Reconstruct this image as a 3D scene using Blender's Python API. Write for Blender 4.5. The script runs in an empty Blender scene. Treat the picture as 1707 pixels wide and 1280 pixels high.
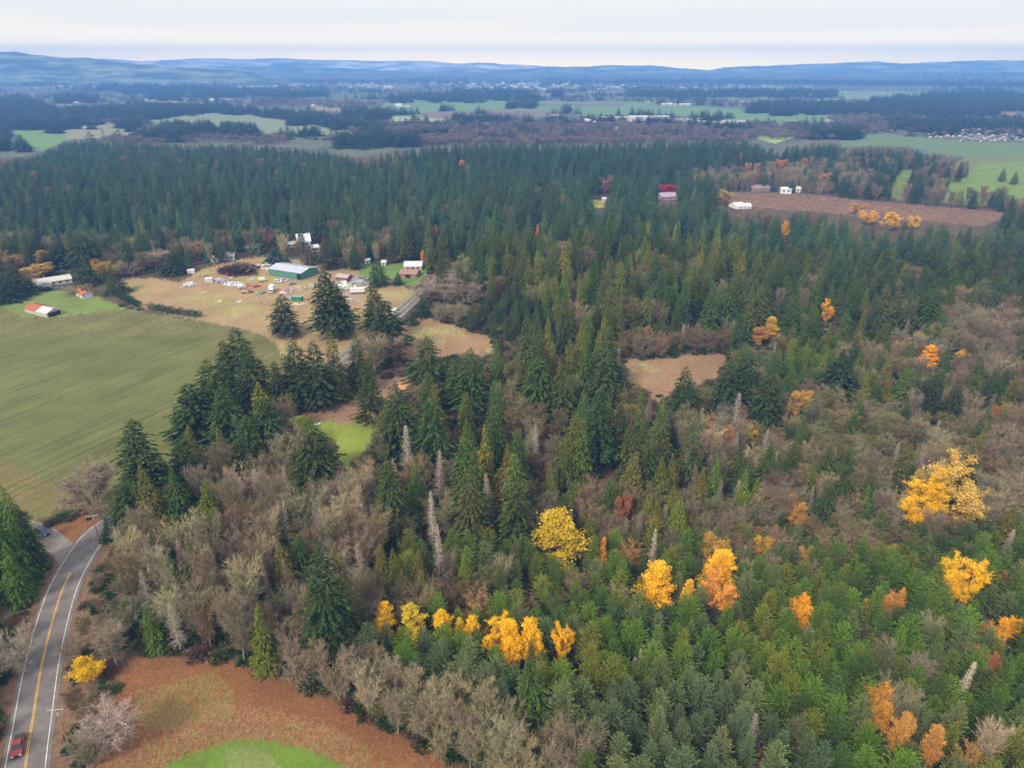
import bpy, bmesh, math, random
import numpy as np
from math import radians, sin, cos, pi, atan2
from mathutils import Vector, Matrix

# ------------------------------------------------------------------ camera, sky, sun, exposure
SC = bpy.context.scene
F_PX = 1160.0
PITCH = math.atan((640 - 106) / F_PX)
CAM_H = 120.0
cp, sp = cos(PITCH), sin(PITCH)
cam_d = bpy.data.cameras.new('camera'); cam = bpy.data.objects.new('camera', cam_d)
SC.collection.objects.link(cam); SC.camera = cam
cam.location = (0, 0, CAM_H); cam.rotation_euler = (pi / 2 - PITCH, 0, 0)
cam_d.sensor_width = 36; cam_d.lens = 36 * F_PX / 1707
cam_d.clip_start = 1.0; cam_d.clip_end = 60000

SUN_EL, SUN_AZ = radians(42), radians(215)       # azimuth clockwise from +Y
HAZE_DENSITY = 2.0e-4
world = bpy.data.worlds.new('World'); SC.world = world; world.use_nodes = True
nt = world.node_tree; nt.nodes.clear()
def N(t, kind, **kw):
    n = t.nodes.new(kind)
    for k, v in kw.items(): setattr(n, k, v)
    return n
out = N(nt, 'ShaderNodeOutputWorld'); bg = N(nt, 'ShaderNodeBackground')
sky = N(nt, 'ShaderNodeTexSky', sky_type='NISHITA', sun_disc=False)
sky.sun_elevation = SUN_EL; sky.sun_rotation = SUN_AZ; sky.altitude = 100; sky.dust_density = 3
tc = N(nt, 'ShaderNodeTexCoord'); sep = N(nt, 'ShaderNodeSeparateXYZ')
nt.links.new(tc.outputs['Generated'], sep.inputs[0])
# high overcast: veil whose colour goes from cream at the horizon to pale grey-blue overhead
ramp = N(nt, 'ShaderNodeValToRGB')
nt.links.new(sep.outputs['Z'], ramp.inputs[0])
cr = ramp.color_ramp
cr.elements[0].position = 0.0; cr.elements[0].color = (34, 23.0, 6.0, 1)
cr.elements[1].position = 1.0; cr.elements[1].color = (7.2, 7.0, 6.7, 1)
for p_, c_ in ((0.012, (28, 19.5, 6.2, 1)), (0.024, (17.5, 13.4, 5.9, 1)), (0.038, (11.2, 9.0, 5.2, 1)), (0.055, (8.0, 7.0, 4.9, 1)), (0.09, (5.4, 5.5, 4.9, 1)), (0.35, (6.6, 6.6, 6.4, 1))):
    e = cr.elements.new(p_); e.color = c_
mp = N(nt, 'ShaderNodeMapping'); mp.inputs['Scale'].default_value = (1.3, 1.3, 26.0)
mp.inputs['Rotation'].default_value = (0.0, 0.035, 0.3)
nz = N(nt, 'ShaderNodeTexNoise'); nz.inputs['Scale'].default_value = 1.7; nz.inputs['Detail'].default_value = 6; nz.inputs['Roughness'].default_value = 0.55
nt.links.new(tc.outputs['Generated'], mp.inputs[0]); nt.links.new(mp.outputs[0], nz.inputs['Vector'])
r2 = N(nt, 'ShaderNodeValToRGB'); r2.color_ramp.elements[0].position = 0.38; r2.color_ramp.elements[1].position = 0.60
nt.links.new(nz.outputs['Fac'], r2.inputs[0])
cl = N(nt, 'ShaderNodeMix', data_type='RGBA'); cl.inputs[7].default_value = (7.4, 6.7, 5.6, 1)
lowf = N(nt, 'ShaderNodeMapRange'); lowf.inputs[1].default_value = 0.025; lowf.inputs[2].default_value = 0.07; nt.links.new(sep.outputs['Z'], lowf.inputs[0])
cm_ = N(nt, 'ShaderNodeMath', operation='MULTIPLY'); nt.links.new(r2.outputs[0], cm_.inputs[0]); nt.links.new(lowf.outputs[0], cm_.inputs[1])
nt.links.new(cm_.outputs[0], cl.inputs[0]); nt.links.new(ramp.outputs[0], cl.inputs[6])
mx = N(nt, 'ShaderNodeMix', data_type='RGBA'); mx.inputs[0].default_value = 0.88
nt.links.new(sky.outputs[0], mx.inputs[6]); nt.links.new(cl.outputs[2], mx.inputs[7])
nt.links.new(mx.outputs[2], bg.inputs[0]); bg.inputs[1].default_value = 0.125
nt.links.new(bg.outputs[0], out.inputs[0])

sl = bpy.data.lights.new('sun', 'SUN'); so = bpy.data.objects.new('sun', sl); SC.collection.objects.link(so)
sl.energy = 3.0; sl.angle = radians(12); sl.color = (1.0, 0.89, 0.74)
sd = Vector((sin(SUN_AZ) * cos(SUN_EL), cos(SUN_AZ) * cos(SUN_EL), sin(SUN_EL)))
so.rotation_euler = sd.to_track_quat('Z', 'Y').to_euler()

SC.view_settings.view_transform = 'Standard'; SC.view_settings.look = 'None'
SC.view_settings.exposure = 0.66; SC.view_settings.gamma = 1.0; SC.view_settings.use_curve_mapping = False
cy = SC.cycles
cy.max_bounces = 4; cy.diffuse_bounces = 2; cy.glossy_bounces = 1; cy.transmission_bounces = 2; cy.volume_bounces = 1
cy.use_adaptive_sampling = True; cy.adaptive_threshold = 0.01

# ------------------------------------------------------------------ pixel <-> ground calibration of the photo
def px_dir(x, y):
    u = (x - 853.5) / F_PX; v = (y - 640) / F_PX
    return u, cp - v * sp, -sp - v * cp
def gauss(x, y, cx, cy_, s): return np.exp(-((x - cx) ** 2 + (y - cy_) ** 2) / (2 * s * s))
def flatG(x, y, z=0.0):
    d = px_dir(x, y); t = (z - CAM_H) / d[2]
    return d[0] * t, d[1] * t
DIPS = [(flatG(1120, 820), 70, -9), (flatG(1500, 680), 95, -10), (flatG(830, 860), 40, -6),
        (flatG(1450, 1150), 45, 4), (flatG(1000, 420), 120, 7), (flatG(150, 330), 160, 10), (flatG(1450, 440), 90, -6)]
def ground_h(x, y):
    z = 0.0
    for (c, s, a) in DIPS: z = z + a * gauss(x, y, c[0], c[1], s)
    d = np.hypot(x, y)
    f = np.clip((d - 5200) / 2600, 0, 1)
    return z + 40 * f * f * (3 - 2 * f)
def G(x, y, dz=0.0):
    z = 0.0
    for _ in range(6):
        gx, gy = flatG(x, y, z + dz); z = float(ground_h(gx, gy))
    return Vector((gx, gy, z))
def proj(x, y, z):
    zz = z - CAM_H
    dep = y * cp - zz * sp; up = y * sp + zz * cp
    dep = np.maximum(dep, 1e-3)
    return 853.5 + F_PX * x / dep, 640 - F_PX * up / dep, dep
def inpoly(px, py, poly):
    px = np.asarray(px, float); py = np.asarray(py, float)
    r = np.zeros(px.shape, bool); n = len(poly)
    for i in range(n):
        x1, y1 = poly[i]; x2, y2 = poly[(i + 1) % n]
        if y1 == y2: continue
        c = ((y1 > py) != (y2 > py)) & (px < (x2 - x1) * (py - y1) / (y2 - y1) + x1)
        r ^= c
    return r

rng = np.random.default_rng(11); rnd = random.Random(5)

# ------------------------------------------------------------------ materials
def mat(name, col, rough=0.8, spec=0.2, metal=0.0, noise=0.0, nscale=3.0, bump=0.0):
    m = bpy.data.materials.new(name); m.use_nodes = True; t = m.node_tree
    b = t.nodes['Principled BSDF']; b.inputs['Roughness'].default_value = rough
    b.inputs['Specular IOR Level'].default_value = spec; b.inputs['Metallic'].default_value = metal
    b.inputs['Base Color'].default_value = (*col, 1)
    if noise > 0:
        c = N(t, 'ShaderNodeTexCoord'); n = N(t, 'ShaderNodeTexNoise'); n.inputs['Scale'].default_value = nscale; n.inputs['Detail'].default_value = 5
        r = N(t, 'ShaderNodeMapRange'); r.inputs[1].default_value = 0.3; r.inputs[2].default_value = 0.7
        r.inputs[3].default_value = 1 - noise; r.inputs[4].default_value = 1 + noise
        v = N(t, 'ShaderNodeVectorMath', operation='SCALE'); v.inputs[0].default_value = col
        t.links.new(c.outputs['Object'], n.inputs['Vector']); t.links.new(n.outputs['Fac'], r.inputs[0])
        t.links.new(r.outputs[0], v.inputs['Scale']); t.links.new(v.outputs[0], b.inputs['Base Color'])
        if bump:
            bp = N(t, 'ShaderNodeBump'); bp.inputs['Strength'].default_value = bump
            t.links.new(n.outputs['Fac'], bp.inputs['Height']); t.links.new(bp.outputs[0], b.inputs['Normal'])
    return m
def tint_mat(name, trans=0.0, mul=1.0):
    """foliage / bark: colour comes from the tree's own 'tint', varied spray by spray through the mesh attribute 'var'"""
    m = bpy.data.materials.new(name); m.use_nodes = True; t = m.node_tree
    t.nodes.remove(t.nodes['Principled BSDF'])
    o = t.nodes['Material Output']
    a = N(t, 'ShaderNodeAttribute', attribute_type='INSTANCER', attribute_name='tint')
    v = N(t, 'ShaderNodeAttribute', attribute_type='GEOMETRY', attribute_name='var')
    s = N(t, 'ShaderNodeVectorMath', operation='MULTIPLY')
    s2 = N(t, 'ShaderNodeVectorMath', operation='SCALE'); s2.inputs['Scale'].default_value = mul
    t.links.new(a.outputs['Vector'], s.inputs[0]); t.links.new(v.outputs['Vector'], s.inputs[1])
    t.links.new(s.outputs[0], s2.inputs[0])
    d = N(t, 'ShaderNodeBsdfDiffuse'); t.links.new(s2.outputs[0], d.inputs[0])
    if trans:
        tr = N(t, 'ShaderNodeBsdfTranslucent'); mxs = N(t, 'ShaderNodeMixShader'); mxs.inputs[0].default_value = trans
        t.links.new(s2.outputs[0], tr.inputs[0]); t.links.new(d.outputs[0], mxs.inputs[1]); t.links.new(tr.outputs[0], mxs.inputs[2])
        t.links.new(mxs.outputs[0], o.inputs[0])
    else: t.links.new(d.outputs[0], o.inputs[0])
    return m
M_LEAF = tint_mat('foliage', 0.22); M_TWIG = tint_mat('twigs')
M_BARK = mat('bark', (0.075, 0.055, 0.042), noise=0.3, nscale=2)
M_PALEBARK = mat('pale_bark', (0.28, 0.24, 0.20), noise=0.3, nscale=2)

# ------------------------------------------------------------------ mesh building from arrays
def np_mesh(name, verts, faces_list, mats, mat_idx=None, var=None, smooth=False):
    """faces_list: list of (k, array[n,k])"""
    me = bpy.data.meshes.new(name)
    verts = np.asarray(verts, np.float32)
    me.vertices.add(len(verts)); me.vertices.foreach_set('co', verts.ravel())
    loops = np.concatenate([f.ravel() for f in faces_list]).astype(np.int32)
    tot = np.concatenate([np.full(len(f), f.shape[1]) for f in faces_list]).astype(np.int32)
    me.loops.add(len(loops)); me.loops.foreach_set('vertex_index', loops)
    me.polygons.add(len(tot)); me.polygons.foreach_set('loop_start', np.concatenate([[0], np.cumsum(tot)[:-1]]).astype(np.int32))
    if mat_idx is not None: me.polygons.foreach_set('material_index', np.asarray(mat_idx, np.int32))
    for m in mats: me.materials.append(m)
    if var is not None:
        a = me.attributes.new('var', 'FLOAT_VECTOR', 'FACE'); a.data.foreach_set('vector', np.asarray(var, np.float32).ravel())
    if smooth: me.polygons.foreach_set('use_smooth', np.ones(len(tot), bool))
    me.update(calc_edges=True); me.validate()
    return me
def norm(a): return a / np.maximum(np.linalg.norm(a, axis=-1, keepdims=True), 1e-9)
class Soup:
    """collects leaf sprays (kites), thin twigs and tapered limbs for ONE mesh"""
    def __init__(s): s.v = []; s.q = []; s.t = []; s.n = 0; s.vq = []; s.vt = []
    def kites(s, p, d, w, L, var):
        """p base (n,3); d direction unit; w half-width vector (n,3); L length (n,)"""
        n = len(p)
        if n == 0: return
        m = p + d * (L[:, None] * 0.45)
        vs = np.stack([p, m + w, p + d * L[:, None], m - w], 1).reshape(-1, 3)
        s.q.append(np.arange(4 * n).reshape(n, 4) + s.n); s.v.append(vs); s.n += 4 * n; s.vq.append(var)
    def spikes(s, p, e, r, var):
        """thin triangles from p to e with base half-width r"""
        n = len(p); d = norm(e - p); side = norm(np.cross(d, norm(rng.normal(size=(n, 3))))) * r[:, None]
        vs = np.stack([p - side, p + side, e], 1).reshape(-1, 3)
        s.t.append(np.arange(3 * n).reshape(n, 3) + s.n); s.v.append(vs); s.n += 3 * n; s.vt.append(var)
    def limbs(s, a, b, ra, rb, var, k=4):
        n = len(a); d = norm(b - a); ref = np.where(np.abs(d[:, 2:3]) > 0.9, [[1., 0, 0]], [[0, 0, 1.]])
        u = norm(np.cross(d, ref)); v = np.cross(d, u); ring = []
        for (c, r) in ((a, ra), (b, rb)):
            for i in range(k):
                th = 2 * pi * i / k; ring.append(c + (u * cos(th) + v * sin(th)) * r[:, None])
        vs = np.stack(ring, 1).reshape(-1, 3); base = (np.arange(n) * 2 * k)[:, None] + s.n
        for i in range(k):
            j = (i + 1) % k
            s.q.append(np.concatenate([base + i, base + j, base + k + j, base + k + i], 1)); s.vq.append(var)
        s.v.append(vs); s.n += 2 * k * n
    def mesh(s, name, mats, midx=0):
        fl = []; vv = []
        if s.q: fl.append(np.concatenate(s.q)); vv.append(np.concatenate(s.vq))
        if s.t: fl.append(np.concatenate(s.t)); vv.append(np.concatenate(s.vt))
        nf = sum(len(f) for f in fl)
        return np_mesh(name, np.concatenate(s.v), fl, mats, np.full(nf, midx), np.concatenate(vv))
def gvar(n, amp=0.28, hue=0.08, warm=0.0):
    g = np.clip(rng.normal(1, amp, n), 0.35, 1.9)[:, None]
    h = 1 + rng.normal(0, hue, (n, 3)); h[:, 0] += warm * rng.random(n)
    return g * h

# ------------------------------------------------------------------ tree shapes (each returns crown Soup, trunk Soup, real height, real crown width)
def conifer(H, R, tiers, nb, per, prof, z0, slope, spray, droop, fat, ragged=0.2, trunk_r=0.35, hang=0.0, gap=0.0):
    P = []; D = []; W = []; L = []
    ph = rng.random(4) * 6.28; am = rng.uniform(0.05, 0.20, 3)
    for i in range(tiers):
        f = ((i + rng.random() * 0.6) / tiers)
        z = H * (z0 + (1 - z0) * f)
        Lt = R * prof(f) * (1 + am[0] * math.sin(f * 17 + ph[0]) + 0.5 * am[1] * math.sin(f * 41 + ph[1]))
        off = rng.random() * 6.28
        n = max(3, int(nb * (0.5 + 0.5 * prof(f))))
        for b in range(n):
            if rng.random() < gap: continue
            az = off + 2 * pi * b / n + rng.normal(0, 0.22)
            Lb = Lt * (1 + rng.normal(0, ragged) + am[2] * math.sin(az + ph[2]) + 0.6 * am[1] * math.sin(2 * az + ph[3] + f * 5)); Lb = max(Lb, 0.12)
            k = max(2, int(per * (Lb / R) + 1))
            s = np.sqrt(rng.random(k) * 0.92 + 0.08) if per > 3 else rng.random(k) * .7 + .3
            sl_ = slope + rng.normal(0, 0.08)
            hz = z + Lb * s * sl_ - droop * Lb * s * s
            p = np.stack([np.cos(az) * Lb * s, np.sin(az) * Lb * s, hz], 1)
            da = az + rng.choice([-1, 1], k) * rng.uniform(0.2, 0.95, k)
            dz = sl_ - droop * 1.3 * s - hang * rng.random(k)
            d = norm(np.stack([np.cos(da), np.sin(da), dz], 1))
            ll = spray * (0.6 + 0.7 * rng.random(k)) * (0.55 + 0.45 * Lb / R)
            tilt = rng.normal(0, 0.45, k)
            side = norm(np.cross(d, np.array([[0, 0, 1.]]))); upv = np.cross(side, d)
            w = (side * np.cos(tilt)[:, None] + upv * np.sin(tilt)[:, None]) * (ll * fat * (0.8 + 0.4 * rng.random(k)))[:, None]
            P.append(p - d * 0.25 * ll[:, None]); D.append(d); W.append(w); L.append(ll)
    P = np.concatenate(P); D = np.concatenate(D); W = np.concatenate(W); L = np.concatenate(L)
    c = Soup(); c.kites(P, D, W, L, gvar(len(P)))
    top = np.array([[0, 0, H * 0.97]]); c.spikes(top, top + [[0.05, 0, H * 0.035 + 0.3]], np.array([0.12]), gvar(1))
    t = Soup(); zs = np.linspace(0, 1, 6); a = np.stack([zs * 0, zs * 0, zs * H * 0.97], 1); r = trunk_r * (1 - zs * 0.93)
    t.limbs(a[:-1], a[1:], r[:-1], r[1:], gvar(5, 0.1, 0.02), 6)
    return c, t, H, 2 * R
def fir(v=0, dens=1.0):
    H, R = 25, (4.5, 5.0, 4.1)[v % 3]
    return conifer(H, R, int(54 * dens), 12, int(18 * dens), lambda f: (1 - f) ** (0.58, 0.66, 0.5)[v % 3] * (0.75 + 0.25 * min(1, f * 6)), (0.10, 0.06, 0.16)[v % 3], 0.1, 0.95, 0.33, 0.22, 0.24, gap=0.04)
def fir_sparse(v=0):
    return conifer(27, 3.9, 40, 8, 11, lambda f: (1 - f) ** 0.6, 0.24, 0.05, 0.95, 0.42, 0.26, 0.3, gap=0.15)
def cedar(v=0):
    return conifer(21, (4.5, 4.1)[v % 2], 56, 13, 13, lambda f: (1 - f) ** (0.8, 0.62)[v % 2] * (0.85 + 0.15 * min(1, f * 8)), 0.05, 0.05, 0.8, 0.5, 0.24, 0.12, hang=0.8)
def young(v=0):
    return conifer(12, (2.3, 2.0, 2.5)[v % 3], 34, 11, 17, lambda f: math.sqrt(max(0.02, 1 - f ** (1.9, 1.3, 2.3)[v % 3])) * (0.8 + 0.2 * min(1, f * 5)), 0.08, 0.45, 0.40, 0.05, 0.21, 0.24, trunk_r=0.16)
def spruce(v=0):
    return conifer(16, 3.6, 40, 12, 12, lambda f: (1 - f) ** 0.9, 0.03, 0.0, 0.75, 0.12, 0.26, 0.14)
def far_conifer(v=0):
    return conifer(24, 3.6, 15, 6, 3, lambda f: (1 - f) ** 0.8, 0.08, 0.05, 2.3, 0.3, 0.33, 0.2)

def broom(H, W, leaders, n1, n2, n3, prof, up, fan, twl, twr, lead_spread=0.12, f0=0.2, crook=0.2, leaves=0, leaf=0.35, clump=0.8, leafdrop=0.05, r0=0.2, f1=0.97, wild=0.5):
    """one or more rising stems, side branches that curve upward, sub-branches and fine twigs; leaves cluster on the twig ends"""
    c = Soup(); t = Soup(); S1 = []; D1 = []; L1 = []; F1 = []
    for l in range(leaders):
        az = 2 * pi * l / leaders + rnd.random() * 2; k = 7; zs = np.linspace(0, 1, k)
        sp_ = lead_spread * W * (0.6 + 0.8 * rnd.random()) if leaders > 1 else 0.03 * W; hh = H * (0.94 if l == 0 else rnd.uniform(0.74, 0.94))
        pts = np.stack([np.cos(az) * sp_ * zs ** 0.7 * 2, np.sin(az) * sp_ * zs ** 0.7 * 2, hh * zs], 1); pts[1:-1, :2] += rng.normal(0, 0.012 * W, (k - 2, 2))
        rr = r0 / math.sqrt(leaders) * (1 - 0.85 * zs) * 1.3
        t.limbs(pts[:-1], pts[1:], rr[:-1], rr[1:], gvar(k - 1, 0.1, 0.03), 5)
        m = n1 // leaders; f = f0 + (f1 - f0) * (np.arange(m) + rng.random(m)) / m
        base = np.stack([np.interp(f, zs, pts[:, i]) for i in range(3)], 1)
        a = (az + rng.normal(0, 1.3, m)) if leaders > 1 else (np.arange(m) * 2.4 + rng.normal(0, .3, m))
        reach = W / 2 * np.array([prof(q) for q in f]) * rng.uniform(0.65, 1.12, m)
        if leaders > 1: reach = np.maximum(reach - sp_ * f, W * 0.08)
        rise = np.minimum(reach * up * rng.uniform(0.7, 1.25, m), H * 1.0 - base[:, 2])
        dv = np.stack([np.cos(a) * reach, np.sin(a) * reach, rise], 1)
        mid = base + dv * [0.55, 0.55, 0.38] + rng.normal(0, crook * 0.3, (m, 3)); end = base + dv
        r = np.interp(f, zs, rr) * 0.45 + 0.02
        c.limbs(base, mid, r, r * 0.65, gvar(m, .15, .04), 3); c.limbs(mid, end, r * 0.65, r * 0.3, gvar(m, .15, .04), 3)
        for (p0, p1, e0) in ((base, mid, 0.0), (mid, end, 0.5)):
            S1.append(np.stack([p0, p1], 1)); D1.append(norm(p1 - p0)); L1.append(np.linalg.norm(dv, axis=1)); F1.append(np.full(m, e0))
    S1 = np.concatenate(S1); D1 = np.concatenate(D1); L1 = np.concatenate(L1)
    ix = np.repeat(np.arange(len(S1)), n2); u = rng.uniform(0.25, 1.0, len(ix))[:, None]
    p = S1[ix, 0] * (1 - u) + S1[ix, 1] * u; d = norm(D1[ix] + rng.normal(0, wild, (len(ix), 3)) + [0, 0, fan]); L2 = L1[ix] * rng.uniform(0.18, 0.45, len(ix)) + 0.3
    e = p + d * L2[:, None]; c.spikes(p, e, np.full(len(ix), twr * 1.6), gvar(len(ix), .16, .04))
    jx = np.repeat(np.arange(len(p)), n3); u = rng.uniform(0.25, 1.0, len(jx))[:, None]; q = p[jx] * (1 - u) + e[jx] * u
    d3 = norm(d[jx] + rng.normal(0, wild, (len(jx), 3)) + [0, 0, fan * 0.8]); L3 = twl * rng.uniform(0.5, 1.3, len(jx)); q2 = q + d3 * L3[:, None]
    if twr > 0: c.spikes(q, q2, np.full(len(jx), twr), gvar(len(jx), .2, .05))
    if leaves:
        K = np.nonzero(rng.random(len(e)) > leafdrop)[0]; kk = np.repeat(K, leaves)
        w_ = rng.uniform(0.2, 1.15, len(kk))[:, None]; P = p[kk] * (1 - w_) + e[kk] * w_ + rng.normal(0, clump * 0.42, (len(kk), 3)) * [1, 1, 0.8]
        dd = norm(rng.normal(size=P.shape)); ss = norm(np.cross(dd, rng.normal(size=P.shape))); L = leaf * rng.uniform(0.6, 1.4, len(P))
        bv = (1 + rng.normal(0, .16, len(e)))[kk][:, None]; c.kites(P, dd, ss * (L * 0.42)[:, None], L, gvar(len(P), 0.14, 0.06) * bv)
    return c, t, H, W
def alder(v=0):      # tall broom of fine upright twigs
    return broom(16, (6.6, 5.4, 7.6)[v % 3], (1, 1, 2)[v % 3], 44, 7, 8, lambda f: (0.5 + 0.9 * f) * (1.0 if f < .7 else 1 - (f - .7) * 1.3), 1.35, 0.42, 1.25, 0.030, f0=0.2, r0=0.2)
def maple(v=0):      # broad rounded crown, many forks from low down
    return broom(13, (10.5, 9)[v % 2], (4, 3)[v % 2], 56, 7, 8, lambda f: 1.1 * math.sqrt(max(0.05, 1 - (f - 0.35) ** 2 * 2.0)), 0.75, 0.22, 1.15, 0.034, lead_spread=0.1, f0=0.16, crook=1.2, r0=0.36, wild=0.6)
def mossy(v=0):      # leaf remnants / moss on a bare crown
    return broom(13, (7.6, 6.4)[v % 2], 3, 44, 5, 5, lambda f: 1.1 * math.sqrt(max(0.05, 1 - (f - 0.4) ** 2 * 2.2)), 0.8, 0.2, 0.95, 0.032, f0=0.16, crook=0.8, r0=0.26, leaves=9, leaf=0.32, clump=0.8, leafdrop=0.35)
def golden(v=0):     # upright leafy autumn crown, pointed or blunt
    return broom(18, (6.2, 5.0, 7.6)[v % 3], (1, 1, 2)[v % 3], 40, 6, 1, (lambda f: (1 - f) ** 0.55 * min(1, .45 + f * 2.2)) if v % 3 != 2 else (lambda f: math.sqrt(max(0.06, 1 - (f - .45) ** 2 * 2.9))), 1.0, 0.3, 0.6, 0.022, f0=0.15, r0=0.2, leaves=38, leaf=0.235, clump=0.62, leafdrop=0.24)
def rounded(v=0):    # small rounded autumn crown
    return broom(9, (6.6, 5.6)[v % 2], 2, 34, 6, 1, lambda f: math.sqrt(max(0.06, 1 - (f - .45) ** 2 * 2.6)), 0.75, 0.2, 0.5, 0.022, f0=0.15, r0=0.15, leaves=34, leaf=0.215, clump=0.58, leafdrop=0.24)
def dead(v=0):       # pale leafless conifer spire
    H, R = 19, (3.0, 2.4)[v % 2]; a = []; b = []; r = []
    for i in range(70):
        f = i / 70.; z = H * (0.18 + 0.8 * f); L0 = R * (1 - f) ** 0.7
        for k in range(rnd.randint(4, 7)):
            az = rnd.random() * 6.28; L = L0 * rnd.uniform(0.5, 1.15)
            a.append((0, 0, z)); b.append((cos(az) * L, sin(az) * L, z - L * rnd.uniform(-0.15, 0.3))); r.append(0.045)
    a = np.array(a); b = np.array(b); c = Soup(); c.spikes(a, b, np.array(r) * 0.7, gvar(len(a), 0.2, 0.04))
    n = len(a) * 9; ix = rng.integers(0, len(a), n); q = a[ix] + (b - a)[ix] * rng.uniform(0.25, 1, n)[:, None]
    d = norm(norm((b - a)[ix]) + rng.normal(0, 0.5, (n, 3))); c.spikes(q, q + d * rng.uniform(0.25, 0.75, n)[:, None], np.full(n, 0.022), gvar(n, 0.2, 0.04))
    t = Soup(); zs = np.linspace(0, 1, 6); aa = np.stack([zs * 0, zs * 0, zs * H], 1); rr = 0.22 * (1 - zs * 0.9)
    t.limbs(aa[:-1], aa[1:], rr[:-1], rr[1:], gvar(5, .1, .02), 5)
    return c, t, H, 2 * R
def bush(v=0):
    n = 700; p = norm(rng.normal(size=(n, 3))) * (rng.random(n) ** 0.4)[:, None] * [1.3, 1.3, 0.8]; p[:, 2] = np.abs(p[:, 2]) + 0.1
    p *= 1 + 0.25 * np.sin(p[:, :1] * 4 + p[:, 1:2] * 3 + v)
    d = norm(p * [1, 1, 1.2] + rng.normal(0, 0.5, p.shape)); s_ = norm(np.cross(d, rng.normal(size=p.shape))); L = rng.uniform(0.25, 0.55, n)
    c = Soup(); c.kites(p, d, s_ * (L * 0.3)[:, None], L, gvar(n, 0.3))
    m = 250; q = norm(rng.normal(size=(m, 3))) * [1.1, 1.1, 1.]; q[:, 2] = np.abs(q[:, 2]) + 0.5; c.spikes(q * 0.3, q * 1.15, np.full(m, 0.03), gvar(m, .3) * 1.3)
    t = Soup(); o = np.zeros((5, 3)); e = norm(rng.normal(size=(5, 3)) + [0, 0, 1.5]) * 0.9; t.limbs(o, e, np.full(5, .05), np.full(5, .02), gvar(5), 3)
    return c, t, 1.6, 2.8
def far_bare(v=0):
    n = 160; p = norm(rng.normal(size=(n, 3))) * (rng.random(n) ** 0.45)[:, None] * [4.2, 4.2, 4.5] + [0, 0, 7.5]
    d = norm(p - [0, 0, 2]); s_ = norm(np.cross(d, rng.normal(size=p.shape))); L = rng.uniform(1.2, 2.4, n)
    c = Soup(); c.kites(p, d, s_ * (L * 0.14)[:, None], L, gvar(n, 0.25))
    t = Soup(); z = np.array([[0, 0, 0.], [0, 0, 5.]]); t.limbs(z[:1], z[1:], np.array([.3]), np.array([.2]), gvar(1), 4)
    return c, t, 13, 9

# kind -> (object name, [builders], foliage material, bark material, tint bark like crown)
class Proto: pass
def make_protos(kind, gens, leafmat, barkmat):
    L = []
    for i, g in enumerate(gens):
        c, t, H, W = g; p = Proto(); p.H = H; p.W = W
        p.crown = c.mesh(kind + '_crown', [leafmat]); p.trunk = t.mesh(kind + '_trunk', [barkmat])
        whole = Soup(); whole.v = c.v + [a for a in t.v]; whole.n = c.n + t.n
        fl = []; mi = []; vv = []
        for (arr, var, off, mm) in ((c.q, c.vq, 0, 0), (t.q, t.vq, c.n, 1)):
            if arr: A = np.concatenate(arr) + off; fl.append(A); mi.append(np.full(len(A), mm)); vv.append(np.concatenate(var))
        for (arr, var, off, mm) in ((c.t, c.vt, 0, 0),):
            if arr: A = np.concatenate(arr) + off; fl.append(A); mi.append(np.full(len(A), mm)); vv.append(np.concatenate(var))
        p.whole = np_mesh(kind + '_tree', np.concatenate(whole.v), fl, [leafmat, barkmat], np.concatenate(mi), np.concatenate(vv))
        L.append(p)
    return L
KIND = {
    'fir':    make_protos('fir', [fir(0), fir(1), fir(2), fir_sparse(), fir(1), fir(0), fir(2)], M_LEAF, M_BARK),
    'cedar':  make_protos('cedar', [cedar(0), cedar(1), cedar(1), cedar(0)], M_LEAF, M_BARK),
    'pine':   make_protos('pine', [young(0), young(1), young(2), young(1), young(2)], M_LEAF, M_BARK),
    'spruce': make_protos('spruce', [spruce()], M_LEAF, M_BARK),
    'alder':  make_protos('alder', [alder(0), alder(1), alder(2)], M_TWIG, M_TWIG),
    'maple':  make_protos('maple', [maple(0), maple(1)], M_TWIG, M_TWIG),
    'mossy':  make_protos('mossy', [mossy(0), mossy(1)], M_LEAF, M_TWIG),
    'golden': make_protos('golden', [golden(0), golden(1), golden(2)], M_LEAF, M_PALEBARK),
    'round':  make_protos('rounded', [rounded(0), rounded(1)], M_LEAF, M_PALEBARK),
    'dead':   make_protos('dead', [dead(0), dead(1)], M_TWIG, M_TWIG),
    'bush':   make_protos('bush', [bush(0), bush(2)], M_LEAF, M_BARK),
    'farfir': make_protos('far_fir', [far_conifer(0), far_conifer(1)], M_LEAF, M_BARK),
    'farbare': make_protos('far_bare', [far_bare(0), far_bare(1)], M_TWIG, M_BARK),
}
OBJ_NAME = {'fir': 'fir_tree', 'cedar': 'cedar_tree', 'pine': 'pine_tree', 'spruce': 'spruce_tree', 'alder': 'alder_tree', 'maple': 'maple_tree', 'mossy': 'mossy_tree',
            'golden': 'golden_tree', 'round': 'autumn_tree', 'dead': 'dead_tree', 'bush': 'bush'}
WORD = {'fir': 'fir', 'cedar': 'cedar', 'pine': 'young pine', 'spruce': 'broad spruce', 'alder': 'leafless alder', 'maple': 'leafless broad maple', 'mossy': 'half-bare tree',
        'golden': 'tall autumn tree', 'round': 'small round autumn tree', 'dead': 'dead spire tree', 'bush': 'bush'}
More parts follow.
